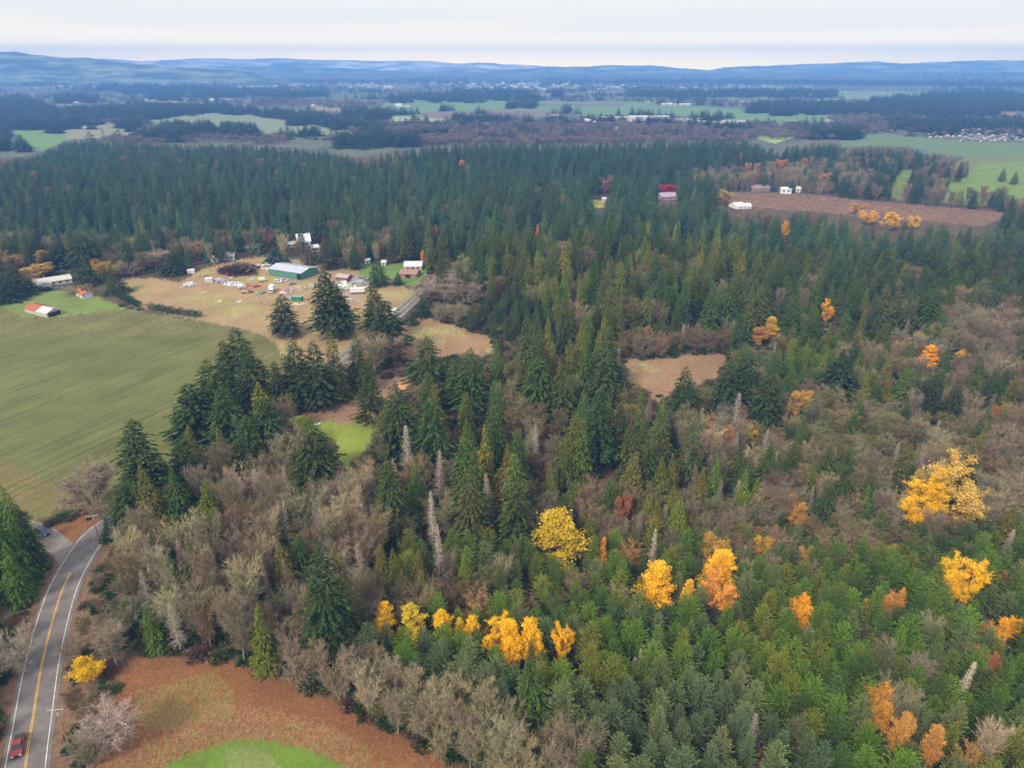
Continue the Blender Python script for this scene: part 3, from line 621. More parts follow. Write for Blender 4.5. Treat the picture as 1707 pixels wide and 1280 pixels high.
# ------------------------------------------------------------------ the trees the photo singles out: (kind, x, top y, height m, crown width px, visible height px, colour, label, short name)
c_ = lambda *a: a
EXPL = [
 # autumn colour in the foreground and middle wood
 ('golden', 934, 846, 21, 84, 92, (0.60, 0.43, 0.035), 'large yellow-olive autumn tree standing between dark cedars in the middle wood', 'large yellow-olive tree'),
 ('golden', 1100, 936, 16, 52, 82, (0.88, 0.50, 0.03), 'pointed golden-orange tree with a bare pale skirt above the young pines', 'pointed golden-orange tree'),
 ('golden', 1205, 914, 15, 50, 66, (0.88, 0.48, 0.03), 'bright gold tree rising out of an orange crown in the young pines', 'bright gold tree over the orange crown'),
 ('round', 1190, 897, 11, 36, 34, (0.52, 0.33, 0.08), 'dull golden crown just behind the bright gold tree in the young pines', 'dull golden crown'),
 ('round', 1208, 966, 9, 52, 44, (0.78, 0.36, 0.07), 'wide orange crown at the foot of the bright gold tree', 'wide orange crown'),
 ('golden', 1147, 963, 11, 20, 34, (0.82, 0.48, 0.04), 'small slim golden tree between the pointed golden-orange tree and the orange crown', 'small slim golden tree'),
 ('round', 1270, 895, 9, 23, 32, (0.62, 0.38, 0.05), 'small oval dull-gold tree in front of the brown wood', 'small oval dull-gold tree'),
 ('round', 1345, 1003, 9, 33, 34, (0.88, 0.42, 0.03), 'round bright orange tree alone among green pines', 'round bright orange tree'),
 ('golden', 1593, 928, 14, 34, 40, (0.85, 0.52, 0.03), 'left one of two bright yellow trees close together in the right pines', 'left of the two bright yellow trees'),
 ('golden', 1626, 934, 15, 40, 60, (0.92, 0.55, 0.02), 'right and larger one of two bright yellow trees close together in the right pines', 'larger of the two bright yellow trees'),
 ('round', 1688, 1031, 9, 26, 32, (0.88, 0.45, 0.03), 'round golden-orange tree by the right edge of the young pines', 'golden-orange tree by the right edge'),
 ('round', 1656, 1036, 5, 10, 12, (0.75, 0.38, 0.04), 'tiny orange crown just left of the golden-orange tree by the right edge', 'tiny orange crown'),
 ('round', 1461, 1046, 6, 12, 18, (0.75, 0.42, 0.05), 'tiny golden crown among green pines below the rust-tan trees', 'tiny golden crown'),
 ('golden', 637, 1003, 12, 34, 36, (0.85, 0.52, 0.02), 'first yellow tree of the row, a small ragged one beside the brown wood', 'first yellow tree of the row'),
 ('golden', 687, 1007, 12, 46, 40, (0.66, 0.50, 0.05), 'duller greenish-yellow tree in the yellow row above grey-green pines', 'greenish-yellow tree of the row'),
 ('golden', 738, 1011, 12, 36, 36, (0.88, 0.55, 0.02), 'bright yellow tree in the row right of the greenish-yellow one', 'third yellow tree of the row'),
 ('golden', 764, 1026, 10, 18, 26, (0.70, 0.50, 0.04), 'narrow yellow sliver of a tree in the middle of the yellow row', 'narrow yellow sliver tree'),
 ('golden', 786, 1023, 11, 30, 30, (0.88, 0.54, 0.02), 'small bright yellow crown just left of the big yellow pair', 'small bright yellow crown'),
 ('golden', 829, 1028, 15, 38, 56, (0.92, 0.55, 0.02), 'big bright yellow tree, left one of the dense yellow clump', 'left tree of the dense yellow clump'),
 ('golden', 856, 1031, 16, 38, 74, (0.92, 0.53, 0.02), 'big bright yellow tree, middle one of the dense yellow clump, reaching lowest', 'middle tree of the dense yellow clump'),
 ('golden', 892, 1028, 16, 42, 62, (0.92, 0.55, 0.02), 'big bright yellow tree, right one of the dense yellow clump behind a small dark fir', 'right tree of the dense yellow clump'),
 ('golden', 940, 1038, 13, 27, 64, (0.92, 0.53, 0.02), 'slim upright yellow tree standing by itself at the end of the row', 'slim upright yellow tree'),
 ('golden', 1535, 778, 20, 30, 40, (0.46, 0.36, 0.10), 'dull olive-gold top behind the yellow pair in the brown wood', 'dull olive-gold top'),
 ('golden', 1546, 798, 19, 50, 70, (0.90, 0.52, 0.02), 'rounded bright yellow crown, left part of the large group in the brown wood', 'rounded bright yellow crown'),
 ('golden', 1579, 780, 22, 34, 84, (0.80, 0.52, 0.03), 'narrow bright yellow crown between the rounded one and the big pale gold tree', 'narrow bright yellow crown'),
 ('golden', 1606, 770, 24, 76, 112, (0.62, 0.42, 0.10), 'big half-bare pale gold tree at the right of the yellow group', 'big pale gold tree'),
 ('golden', 1291, 526, 14, 24, 34, (0.62, 0.42, 0.05), 'yellow tree in the upper right wood beside an orange one', 'yellow tree of the upper right wood'),
 ('round', 1272, 546, 10, 23, 28, (0.55, 0.30, 0.08), 'orange-brown crown leaning against the yellow tree in the upper right wood', 'orange-brown crown'),
 ('golden', 1383, 500, 13, 16, 26, (0.85, 0.42, 0.04), 'single narrow orange tree among dark firs in the upper right wood', 'narrow orange tree'),
 ('golden', 1557, 574, 13, 25, 32, (0.90, 0.42, 0.02), 'vivid orange tree beside a dark fir at the edge of the brown maples', 'vivid orange tree'),
 ('round', 1604, 584, 5, 16, 10, (0.75, 0.48, 0.06), 'low golden shrub-like crown right of the vivid orange tree', 'low golden crown'),
 ('round', 1533, 551, 6, 14, 10, (0.55, 0.40, 0.08), 'dull gold spot of foliage at the foot of a dark fir', 'dull gold spot'),
 ('round', 1338, 654, 11, 26, 34, (0.62, 0.36, 0.08), 'pale orange feathery tree right of the dark fir group', 'pale orange feathery tree'),
 ('round', 1256, 713, 8, 22, 22, (0.55, 0.42, 0.05), 'small mustard yellow crown beside pale dead spires', 'small mustard crown'),
 ('round', 1215, 712, 9, 22, 22, (0.50, 0.27, 0.10), 'dull orange crown left of the small mustard one', 'dull orange crown'),
 ('round', 1182, 700, 9, 16, 20, (0.50, 0.26, 0.09), 'rusty crown at the left rim of the pale dead spires', 'rusty crown'),
 ('round', 1478, 1156, 10, 44, 36, (0.58, 0.29, 0.05), 'broad orange-brown crown in the lower right pines, upper left of three', 'upper orange-brown crown'),
 ('golden', 1513, 1180, 13, 40, 70, (0.55, 0.30, 0.07), 'ragged orange-brown tree with bare gaps, middle of three in the lower right', 'ragged orange-brown tree'),
 ('golden', 1570, 1208, 12, 32, 62, (0.55, 0.28, 0.08), 'orange-brown tree with grey twigs, right one of three in the lower right', 'right orange-brown tree'),
 ('mossy', 1633, 1250, 9, 38, 30, (0.40, 0.25, 0.08), 'dull tan-orange crown cut by the bottom of the frame', 'dull tan-orange crown'),
 ('round', 1478, 1137, 5, 12, 10, (0.78, 0.36, 0.05), 'tiny orange tuft just above the broad orange-brown crown', 'tiny orange tuft'),
 ('round', 1494, 992, 9, 28, 26, (0.55, 0.28, 0.08), 'rust-tan crown in the green pines below the brown wood', 'rust-tan crown'),
 ('golden', 1505, 975, 10, 13, 24, (0.60, 0.32, 0.08), 'slender rust-tan tree behind the rust-tan crown', 'slender rust-tan tree'),
 ('round', 1451, 999, 6, 14, 14, (0.78, 0.40, 0.05), 'small orange crown left of the rust-tan pair', 'small orange crown'),
 ('round', 1664, 1099, 8, 24, 20, (0.45, 0.19, 0.09), 'rust-red crown beside the pale dead spruce on the right', 'rust-red crown'),
 ('round', 1680, 958, 7, 16, 20, (0.55, 0.28, 0.08), 'little orange crown at the right edge above the yellow pair', 'little orange crown'),
 ('golden', 1005, 892, 13, 13, 30, (0.72, 0.34, 0.06), 'slim orange tree right of the large yellow-olive tree', 'slim orange tree'),
 ('mossy', 1052, 908, 9, 40, 20, (0.36, 0.21, 0.07), 'rusty low crown right of the slim orange tree', 'rusty low crown'),
 ('round', 1040, 828, 12, 22, 34, (0.40, 0.17, 0.08), 'rust-red tree between cedars in the middle wood', 'rust-red tree'),
 ('round', 792, 992, 9, 46, 26, (0.38, 0.25, 0.12), 'tan rounded crown behind the yellow row', 'tan rounded crown'),
 ('round', 1335, 835, 10, 30, 34, (0.55, 0.30, 0.08), 'pale orange crown in front of the brown wood beside grey maples', 'pale orange crown'),
 ('round', 1346, 912, 8, 22, 26, (0.50, 0.28, 0.09), 'faded orange crown above the green pines', 'faded orange crown'),
 ('round', 135, 1108, 5.0, 44, 38, (0.72, 0.46, 0.02), 'small bright yellow bush on the verge right of the road', 'yellow bush by the road'),  # a bush, drawn with the rounded autumn tree shape
 # far autumn colour
 ('golden', 1313, 367, 14, 13, 20, (0.78, 0.42, 0.05), 'small golden tree alone in dark firs below the bare brown clearing', 'small golden tree below the clearing'),
 ('round', 1449, 352, 11, 22, 18, (0.80, 0.46, 0.08), 'golden crown, left one of three on the rim of the bare brown clearing', 'left golden crown on the clearing rim'),
 ('golden', 1490, 353, 15, 30, 26, (0.85, 0.52, 0.07), 'broad golden tree, middle one of three on the rim of the bare brown clearing', 'broad golden tree on the clearing rim'),
 ('round', 1525, 360, 11, 17, 18, (0.80, 0.48, 0.08), 'golden crown, right one of three on the rim of the bare brown clearing', 'right golden crown on the clearing rim'),
 ('round', 1433, 340, 9, 20, 14, (0.60, 0.34, 0.16), 'pale peach crown above the left golden one on the clearing rim', 'pale peach crown'),
 ('round', 1118, 308, 10, 28, 16, (0.55, 0.05, 0.045), 'bright red crown beside the far lilac house', 'bright red crown'),
 ('round', 1302, 266, 14, 22, 18, (0.55, 0.26, 0.12), 'rusty rounded crown in the far wood before the fields', 'far rusty crown'),
 ('round', 1262, 272, 13, 10, 16, (0.55, 0.32, 0.12), 'right one of two small tan-orange crowns in the far wood', 'right far tan-orange crown'),
 ('round', 1248, 272, 12, 9, 14, (0.50, 0.30, 0.12), 'left one of two small tan-orange crowns in the far wood', 'left far tan-orange crown'),
 ('golden', 1236, 254, 15, 9, 18, (0.45, 0.26, 0.14), 'tall pinkish tree standing up in the far firs', 'far pinkish tree'),
 ('round', 1342, 264, 13, 11, 12, (0.48, 0.20, 0.12), 'reddish tuft right of the far rusty crown', 'far reddish tuft'),
 ('round', 1375, 288, 13, 22, 14, (0.45, 0.26, 0.15), 'pinkish brown crown in the far firs left of the golf course', 'far pinkish brown crown'),
 ('round', 1207, 318, 13, 22, 22, (0.45, 0.33, 0.12), 'ochre tree at the left end of the bare brown clearing', 'ochre tree'),
 ('round', 1010, 298, 14, 26, 28, (0.36, 0.20, 0.14), 'reddish brown round crown behind the yellow grass spot', 'reddish brown far crown'),
 ('golden', 769, 266, 10, 11, 6, (0.80, 0.46, 0.05), 'tiny golden crown alone in the far dark wood', 'tiny golden crown of the far wood'),
 ('golden', 724, 375, 12, 7, 16, (0.85, 0.42, 0.03), 'thin orange-gold tree behind the farmyard firs', 'thin orange-gold tree'),
 ('golden', 703, 416, 9, 7, 14, (0.88, 0.42, 0.03), 'thin orange tree before the white roofed house', 'thin orange tree'),
 ('golden', 897, 372, 12, 6, 12, (0.75, 0.36, 0.05), 'thin rusty sliver in the firs above the meadow', 'thin rusty sliver'),
 # farm surroundings on the left
 ('golden', 157, 430, 10, 26, 26, (0.60, 0.30, 0.07), 'orange tree behind the domed dark evergreen near the farmyard', 'orange tree near the farm house'),
 ('mossy', 182, 435, 9, 40, 20, (0.36, 0.28, 0.08), 'mustard coloured crown behind the domed dark evergreen', 'mustard crown'),
 ('golden', 66, 416, 12, 30, 40, (0.42, 0.26, 0.10), 'tan orange upright tree behind the long white house', 'tan orange tree'),
 ('round', 58, 444, 8, 40, 22, (0.55, 0.36, 0.07), 'low golden crown right behind the long white house', 'golden crown behind the house'),
 ('mossy', 15, 425, 11, 36, 20, (0.42, 0.27, 0.12), 'tan crown at the left edge above the dark evergreens', 'tan crown at the edge'),
 ('fir', 90, 402, 17, 40, 58, (0.030, 0.075, 0.055), 'rounded dark fir behind the long white house', 'rounded dark fir by the white house'),
 ('fir', 129, 384, 26, 46, 96, (0.040, 0.090, 0.045), 'tall fir right of the long white house', 'tall fir by the white house'),
 ('spruce', 139, 426, 17, 40, 58, (0.036, 0.085, 0.045), 'broad dark evergreen in front of the tall fir at the white house', 'dark evergreen by the white house'),
 ('spruce', 83, 442, 6, 16, 26, (0.06, 0.11, 0.11), 'small blue-grey spruce in front of the long white house', 'small blue spruce'),
 ('bush', 77, 476, 3.0, 14, 11, (0.05, 0.095, 0.045), 'small round dark shrub on the lawn before the white house', 'small round shrub'),
 ('spruce', 184, 442, 16, 40, 60, (0.060, 0.095, 0.038), 'domed dark evergreen at the corner of the tan farmyard', 'domed evergreen'),
 ('spruce', 284, 416, 15, 42, 54, (0.034, 0.082, 0.045), 'round dark evergreen standing at the upper rim of the tan field', 'round evergreen on the field rim'),
 ('alder', 255, 421, 11, 34, 44, (0.30, 0.24, 0.17), 'fan-shaped bare tree left of the round evergreen', 'fan-shaped bare tree'),
 ('alder', 325, 402, 12, 28, 48, (0.40, 0.27, 0.17), 'pinkish tan bare tree behind the little farm sheds', 'pinkish bare tree'),
 ('maple', 215, 436, 9, 26, 28, (0.26, 0.19, 0.16), 'low purplish bare tree right of the mustard crown', 'purplish bare tree'),
 ('spruce', 15, 432, 20, 60, 70, (0.045, 0.085, 0.055), 'large bluish evergreen mass at the left edge by the white house', 'bluish evergreen at the edge'),
 ('spruce', -8, 444, 20, 50, 60, (0.032, 0.072, 0.04), 'dark evergreen cut by the left frame beside the bluish one', 'dark evergreen cut by the edge'),
 ('alder', 125, 478, 5, 34, 18, (0.24, 0.17, 0.12), 'low brown bare fruit tree left of the rusty-roofed shed', 'bare fruit tree'),
 # by the green barn and the yard
 ('fir', 468, 489, 21, 46, 76, (0.040, 0.078, 0.058), 'lone bluish conical fir on the corner of field and yard', 'lone bluish fir'),
 ('fir', 541, 449, 33, 58, 130, (0.036, 0.075, 0.040), 'very tall dark fir in front of the green barn, left of two', 'very tall fir by the barn'),
 ('fir', 563, 466, 28, 46, 110, (0.050, 0.092, 0.036), 'tall greener fir touching the right of the very tall one', 'tall greener fir'),
 ('fir', 622, 470, 30, 42, 100, (0.044, 0.082, 0.036), 'tall fir with a thin top left of the far stretch of road', 'thin-topped tall fir'),
 ('fir', 640, 500, 27, 54, 84, (0.030, 0.070, 0.046), 'dark dense fir just left of the far stretch of road', 'dark fir beside the road'),
 ('fir', 627, 428, 17, 30, 50, (0.032, 0.080, 0.05), 'dark fir on the small lawn right of the green barn', 'dark fir on the small lawn'),
 ('fir', 541, 382, 25, 34, 66, (0.042, 0.066, 0.050), 'tall brownish fir directly behind the green barn', 'tall fir behind the barn'),
 ('cedar', 516, 404, 14, 30, 42, (0.10, 0.08, 0.085), 'dusky purple-brown tree behind the green barn, left of the tall fir', 'dusky tree behind the barn'),
 ('spruce', 456, 408, 12, 34, 34, (0.036, 0.082, 0.055), 'dark evergreen clump left behind the green barn', 'evergreen behind the barn'),
 ('spruce', 476, 424, 8, 22, 24, (0.05, 0.10, 0.06), 'small lighter evergreen right behind the green barn', 'small evergreen behind the barn'),
 ('alder', 443, 384, 14, 24, 42, (0.26, 0.15, 0.11), 'reddish bare tree at the right end of the pale roofed building', 'reddish bare tree'),
 ('bush', 396, 435, 7.5, 52, 40, (0.14, 0.085, 0.07), 'broad dark red thicket in the middle of the cluttered yard', 'dark red thicket'),
 ('spruce', 687, 512, 9, 18, 28, (0.045, 0.10, 0.05), 'small conical spruce right of the far stretch of road', 'small spruce by the road'),
 ('spruce', 702, 490, 12, 26, 40, (0.034, 0.078, 0.05), 'dark evergreen pair standing right of the far stretch of road', 'evergreen right of the road'),
 ('spruce', 663, 452, 8, 18, 24, (0.036, 0.08, 0.05), 'small dark evergreen on the bank above the far road', 'evergreen on the bank'),
 ('maple', 735, 462, 13, 70, 50, (0.27, 0.21, 0.17), 'wide grey bare maple at the top of the meadow', 'wide grey maple'),
 ('maple', 775, 474, 11, 52, 36, (0.24, 0.19, 0.14), 'second grey bare maple right of the wide one above the meadow', 'second grey maple'),
 ('spruce', 1124, 566, 8, 20, 35, (0.033, 0.080, 0.052), 'small dark spruce standing on the rim of the tan meadow', 'small spruce on the meadow'),
 ('spruce', 855, 536, 10, 24, 30, (0.034, 0.08, 0.055), 'dark little spruce on the lower edge of the evergreen clump', 'little spruce at the clump'),
 # left middle group beside the green field
 ('fir', 385, 545, 32, 70, 120, (0.036, 0.082, 0.042), 'tall dark fir at the right rim of the green field', 'tall dark fir on the field rim'),
 ('fir', 412, 566, 30, 62, 120, (0.044, 0.090, 0.044), 'fir close behind the tall dark one on the field rim', 'second fir on the field rim'),
 ('fir', 366, 566, 27, 34, 110, (0.032, 0.074, 0.040), 'slim dark fir on the left of the tall field-rim fir', 'slim fir on the field rim'),
 ('fir', 342, 596, 29, 68, 130, (0.040, 0.090, 0.040), 'peak of the dense dark fir group by the field', 'peak of the dense fir group'),
 ('fir', 312, 640, 24, 72, 90, (0.034, 0.086, 0.042), 'left fir of the dense group by the field', 'left fir of the dense group'),
 ('fir', 368, 644, 25, 74, 90, (0.038, 0.088, 0.046), 'right fir of the dense group by the field', 'right fir of the dense group'),
 ('cedar', 425, 633, 24, 52, 84, (0.185, 0.165, 0.045), 'yellow-olive cedar glowing between dark firs', 'yellow-olive cedar'),
 ('cedar', 550, 552, 29, 40, 96, (0.150, 0.150, 0.050), 'tall olive cedar left of the gravel clearing', 'tall olive cedar'),
 ('cedar', 312, 706, 22, 44, 46, (0.150, 0.130, 0.045), 'olive-brown pointed cedar below the dense fir group', 'olive-brown cedar'),
 ('cedar', 364, 708, 20, 32, 40, (0.140, 0.140, 0.042), 'small pointed olive cedar right of the olive-brown one', 'small olive cedar'),
 ('fir', 210, 702, 30, 74, 110, (0.036, 0.084, 0.040), 'tall dark ragged fir at the lower corner of the green field', 'tall ragged fir'),
 ('cedar', 338, 738, 16, 34, 40, (0.10, 0.11, 0.04), 'low olive cedar between the olive-brown one and the small one', 'low olive cedar'),
 ('fir', 395, 730, 17, 38, 50, (0.05, 0.085, 0.04), 'dark fir below the yellow-olive cedar', 'fir below the yellow-olive cedar'),
 ('cedar', 430, 715, 15, 34, 40, (0.09, 0.11, 0.04), 'squat olive cedar left of the lime lawn', 'squat olive cedar'),
 ('fir', 268, 762, 16, 34, 36, (0.05, 0.09, 0.04), 'young fir right of the tall ragged fir', 'young fir by the ragged fir'),
 ('maple', 465, 672, 12, 40, 30, (0.22, 0.17, 0.13), 'brown bare tree behind the yellow-olive cedar', 'brown bare tree by the cedar'),
 ('fir', 588, 560, 24, 36, 80, (0.04, 0.08, 0.04), 'dark fir right of the tall olive cedar', 'fir right of the tall olive cedar'),
 ('maple', 590, 606, 11, 50, 30, (0.16, 0.12, 0.10), 'dark purplish bare tree at the top of the gravel clearing', 'dark bare tree at the gravel'),
 ('fir', 455, 600, 22, 30, 80, (0.04, 0.08, 0.045), 'slim fir left of the rounded green fir', 'slim fir left of the rounded one'),
 ('alder', 655, 562, 12, 40, 40, (0.30, 0.24, 0.17), 'bare tree at the near side of the far road', 'bare tree by the far road'),
 ('fir', 715, 655, 30, 60, 110, (0.05, 0.10, 0.044), 'second dark fir right of the lime lawn', 'second fir right of the lawn'),
 ('fir', 648, 762, 29, 52, 110, (0.045, 0.095, 0.045), 'big fir at the lower right corner of the lime lawn', 'big fir below the lawn'),
 ('fir', 780, 580, 27, 60, 80, (0.055, 0.10, 0.045), 'big green fir in front of the tan meadow', 'big fir before the meadow'),
 ('fir', 710, 560, 25, 60, 60, (0.06, 0.10, 0.05), 'broad fir in front of the left end of the tan meadow', 'broad fir before the meadow'),
 ('fir', 900, 590, 27, 56, 90, (0.06, 0.11, 0.045), 'green fir below the middle of the tan meadow', 'fir below the meadow middle'),
 ('fir', 1010, 590, 25, 56, 80, (0.045, 0.09, 0.05), 'dark fir left of the right end of the tan meadow', 'fir left of the meadow end'),
 ('fir', 196, 808, 15, 44, 60, (0.05, 0.09, 0.04), 'dark bushy fir at the foot of the tall ragged fir', 'bushy fir at the bend'),
 ('cedar', 222, 800, 15, 44, 50, (0.09, 0.11, 0.04), 'dull olive cedar right of the bushy fir at the road bend', 'dull olive cedar'),
 ('fir', 298, 738, 18, 54, 50, (0.05, 0.09, 0.042), 'dark fir between the tall ragged fir and the dense group', 'fir between ragged and group'),
 ('fir', 440, 660, 24, 56, 80, (0.05, 0.09, 0.042), 'dark fir just right of the yellow-olive cedar', 'fir right of the yellow-olive cedar'),
 ('fir', 405, 690, 20, 50, 60, (0.055, 0.095, 0.042), 'fir at the lower left of the yellow-olive cedar', 'fir left of the yellow-olive cedar'),
 ('cedar', 238, 772, 22, 58, 90, (0.125, 0.120, 0.045), 'olive cedar in front of the tall ragged fir', 'olive cedar by the ragged fir'),
 ('cedar', 285, 778, 20, 60, 96, (0.060, 0.100, 0.034), 'rounded green cedar above the bare alders', 'rounded green cedar'),
 ('fir', 485, 566, 28, 60, 96, (0.040, 0.088, 0.038), 'rounded green fir left of the tall olive cedar', 'rounded green fir'),
 ('fir', 520, 568, 28, 58, 96, (0.038, 0.080, 0.044), 'darker fir touching the tall olive cedar', 'darker fir by the olive cedar'),
 ('fir', 611, 598, 27, 42, 110, (0.040, 0.080, 0.034), 'single fir with bare trunk foot standing on the gravel clearing', 'single fir on the gravel'),
 ('fir', 662, 632, 31, 58, 130, (0.040, 0.092, 0.046), 'dark green fir right of the small lime lawn', 'fir right of the lawn'),
 ('fir', 512, 704, 27, 76, 110, (0.042, 0.086, 0.046), 'dark fir in front of the small lime lawn, left of two', 'fir in front of the lawn'),
 ('fir', 536, 720, 23, 48, 85, (0.046, 0.092, 0.048), 'lower dark fir beside the one in front of the lime lawn', 'lower fir in front of the lawn'),
 ('alder', 620, 566, 15, 42, 60, (0.28, 0.24, 0.14), 'pale bare tree with thin white stems above the gravel clearing', 'pale bare tree above the gravel'),
 # centre and right landmarks
 ('fir', 524, 908, 33, 74, 150, (0.030, 0.078, 0.042), 'near dark green fir rising from the bare alder wood', 'near dark fir'),
 ('cedar', 566, 900, 30, 62, 150, (0.110, 0.130, 0.055), 'pale olive cedar touching the near dark fir', 'pale olive cedar'),
 ('fir', 1000, 648, 32, 52, 150, (0.030, 0.085, 0.046), 'tallest deep green fir in the centre of the wood', 'tallest deep green fir'),
 ('cedar', 974, 700, 28, 44, 120, (0.095, 0.125, 0.042), 'tall olive cedar left of the tallest fir', 'tall cedar left of the tallest fir'),
 ('fir', 1144, 611, 24, 44, 76, (0.034, 0.082, 0.044), 'dark fir at the lower rim of the tan meadow', 'fir below the meadow'),
 ('fir', 1214, 594, 27, 42, 100, (0.036, 0.080, 0.048), 'left fir of the dark trio right of the meadow', 'left fir of the dark trio'),
 ('fir', 1245, 580, 28, 50, 120, (0.036, 0.088, 0.046), 'middle fir of the dark trio right of the meadow', 'middle fir of the dark trio'),
 ('fir', 1292, 610, 27, 48, 110, (0.038, 0.082, 0.044), 'right fir of the dark trio right of the meadow', 'right fir of the dark trio'),
 ('spruce', 1405, 580, 22, 78, 74, (0.032, 0.068, 0.050), 'very broad dark spruce in the brown right wood', 'very broad dark spruce'),
 ('fir', 1561, 620, 22, 42, 80, (0.036, 0.080, 0.050), 'blue-green fir among brown maples on the right', 'blue-green fir among maples'),
 ('fir', 1600, 640, 19, 34, 60, (0.045, 0.08, 0.05), 'smaller fir right of the blue-green fir among maples', 'smaller fir among maples'),
 ('fir', 887, 1062, 12, 20, 46, (0.035, 0.082, 0.066), 'small dark blue-green fir in front of the yellow clump', 'small blue-green fir'),
 ('dead', 1092, 880, 14, 18, 44, (0.52, 0.47, 0.40), 'pale dead spire behind the pointed golden-orange tree', 'pale dead spire'),
 ('dead', 1232, 652, 19, 26, 64, (0.40, 0.34, 0.29), 'grey dead spire in front of the dark fir trio', 'grey dead spire'),
 ('dead', 1622, 1096, 14, 24, 48, (0.55, 0.48, 0.34), 'cream coloured dead spruce in the right pines', 'cream dead spruce'),
 ('dead', 728, 745, 22, 26, 70, (0.45, 0.36, 0.31), 'bushy pinkish dead tree in the middle wood', 'bushy dead tree'),
 ('dead', 716, 815, 23, 20, 90, (0.48, 0.41, 0.35), 'thin tall pale snag below the bushy dead tree', 'thin pale snag'),
 ('dead', 728, 870, 20, 24, 90, (0.45, 0.38, 0.34), 'pale snag in front of the thin tall one', 'pale snag in front'),
 ('dead', 675, 706, 20, 24, 60, (0.46, 0.42, 0.36), 'grey dead spire right of the small lawn', 'dead spire by the lawn'),
 ('dead', 815, 785, 20, 26, 60, (0.42, 0.33, 0.27), 'brownish dead spire in the middle wood right of the snags', 'brownish dead spire'),
 ('dead', 470, 835, 15, 22, 60, (0.50, 0.43, 0.36), 'pale dead spire standing over the bare alders', 'dead spire over the alders'),
 ('dead', 524, 833, 15, 22, 50, (0.50, 0.42, 0.36), 'pale dead spire right of the one over the alders', 'second dead spire over the alders'),
 ('maple', 140, 783, 13, 74, 84, (0.26, 0.20, 0.16), 'large round bare tree standing alone at the road junction', 'round bare tree at the junction'),
 ('alder', 178, 835, 8, 34, 44, (0.28, 0.21, 0.17), 'small bare tree beside the pole at the road junction', 'small bare tree at the junction'),
 ('alder', 180, 1190, 10, 62, 80, (0.34, 0.27, 0.23), 'pale bare tree on the rust-red leaves by the lower road', 'pale bare tree by the leaves'),
 ('alder', 176, 1050, 10, 40, 80, (0.28, 0.23, 0.16), 'slim bare tree on the verge above the yellow bush', 'slim bare tree on the verge'),
 ('maple', 8, 1062, 10, 60, 56, (0.33, 0.28, 0.22), 'pale bare tree cut by the left frame beside the road', 'pale bare tree left of the road'),
 ('cedar', -4, 812, 26, 50, 200, (0.090, 0.155, 0.036), 'big bright green cedar on the left frame edge', 'big green cedar on the edge'),
 ('cedar', -34, 830, 27, 64, 180, (0.062, 0.120, 0.036), 'green cedar half outside the left frame edge', 'green cedar half outside'),
 ('fir', 27, 838, 21, 26, 130, (0.040, 0.076, 0.050), 'dark bluish fir with pale tip left of the road', 'dark fir with pale tip'),
 ('cedar', 0, 905, 18, 40, 130, (0.095, 0.150, 0.036), 'lower green cedar in front of the dark pale-tipped fir', 'lower green cedar'),
 ('spruce', 172, 862, 8, 26, 26, (0.030, 0.07, 0.05), 'dark small evergreen right of the road bend', 'small evergreen at the bend'),
 ('fir', 1614, 268, 18, 10, 16, (0.03, 0.07, 0.06), 'dark fir standing apart on the golf course', 'fir on the golf course'),
 ('fir', 1676, 278, 16, 11, 24, (0.03, 0.07, 0.06), 'pointed dark fir on the golf course near the right edge', 'pointed fir on the golf course'),
 ('fir', 1696, 286, 14, 10, 18, (0.035, 0.075, 0.06), 'small dark fir on the golf course by the right edge', 'small fir on the golf course'),
]
PROT = []        # (x0, x1, y0, y1, depth) - nothing nearer may cover these
PLACED = []      # dict per tree
CELL = {}
def cell_add(x, y, r):
    CELL.setdefault((int(x // 8), int(y // 8)), []).append((x, y, r))
def cell_ok(x, y, r, k=1.0):
    cx, cy_ = int(x // 8), int(y // 8)
    for i in (cx - 1, cx, cx + 1):
        for j in (cy_ - 1, cy_, cy_ + 1):
            for (a, b, c) in CELL.get((i, j), ()):
                if (a - x) ** 2 + (b - y) ** 2 < ((r + c) * 0.5 * k) ** 2: return False
    return True
def add_tree(kind, x, y, z, H, W, col, variant, **kw):
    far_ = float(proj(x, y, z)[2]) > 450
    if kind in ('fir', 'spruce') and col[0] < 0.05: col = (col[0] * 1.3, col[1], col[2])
    if kind in ('fir', 'cedar', 'spruce', 'pine') and far_: col = (col[0] * 1.12, col[1] * 1.2, col[2] * 1.4)  # far conifers bluer and lighter: distance haze put into their colour
    elif kind in ('fir', 'cedar', 'spruce', 'pine'): col = (col[0] * (1.0 if kind == 'cedar' else 1.18), col[1] * 1.03, col[2] * (0.85 if kind == 'pine' else 0.62))
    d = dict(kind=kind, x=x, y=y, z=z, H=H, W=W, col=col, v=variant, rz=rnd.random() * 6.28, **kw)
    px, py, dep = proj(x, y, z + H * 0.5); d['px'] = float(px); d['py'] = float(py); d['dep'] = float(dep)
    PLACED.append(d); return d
for (kind, px_, py_, H, wpx, hvis, col, label, short) in EXPL:
    p = G(px_, py_, H); dep = float(proj(p.x, p.y, p.z + H * 0.6)[2]); W = wpx * dep / F_PX * 1.12
    if p.z is None: continue
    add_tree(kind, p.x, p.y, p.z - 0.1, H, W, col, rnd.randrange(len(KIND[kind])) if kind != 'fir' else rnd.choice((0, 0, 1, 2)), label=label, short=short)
    cell_add(p.x, p.y, max(2.4, W * 0.55))
    PROT.append((px_ - wpx * 0.42, px_ + wpx * 0.42, py_, py_ + hvis * 0.82, dep))

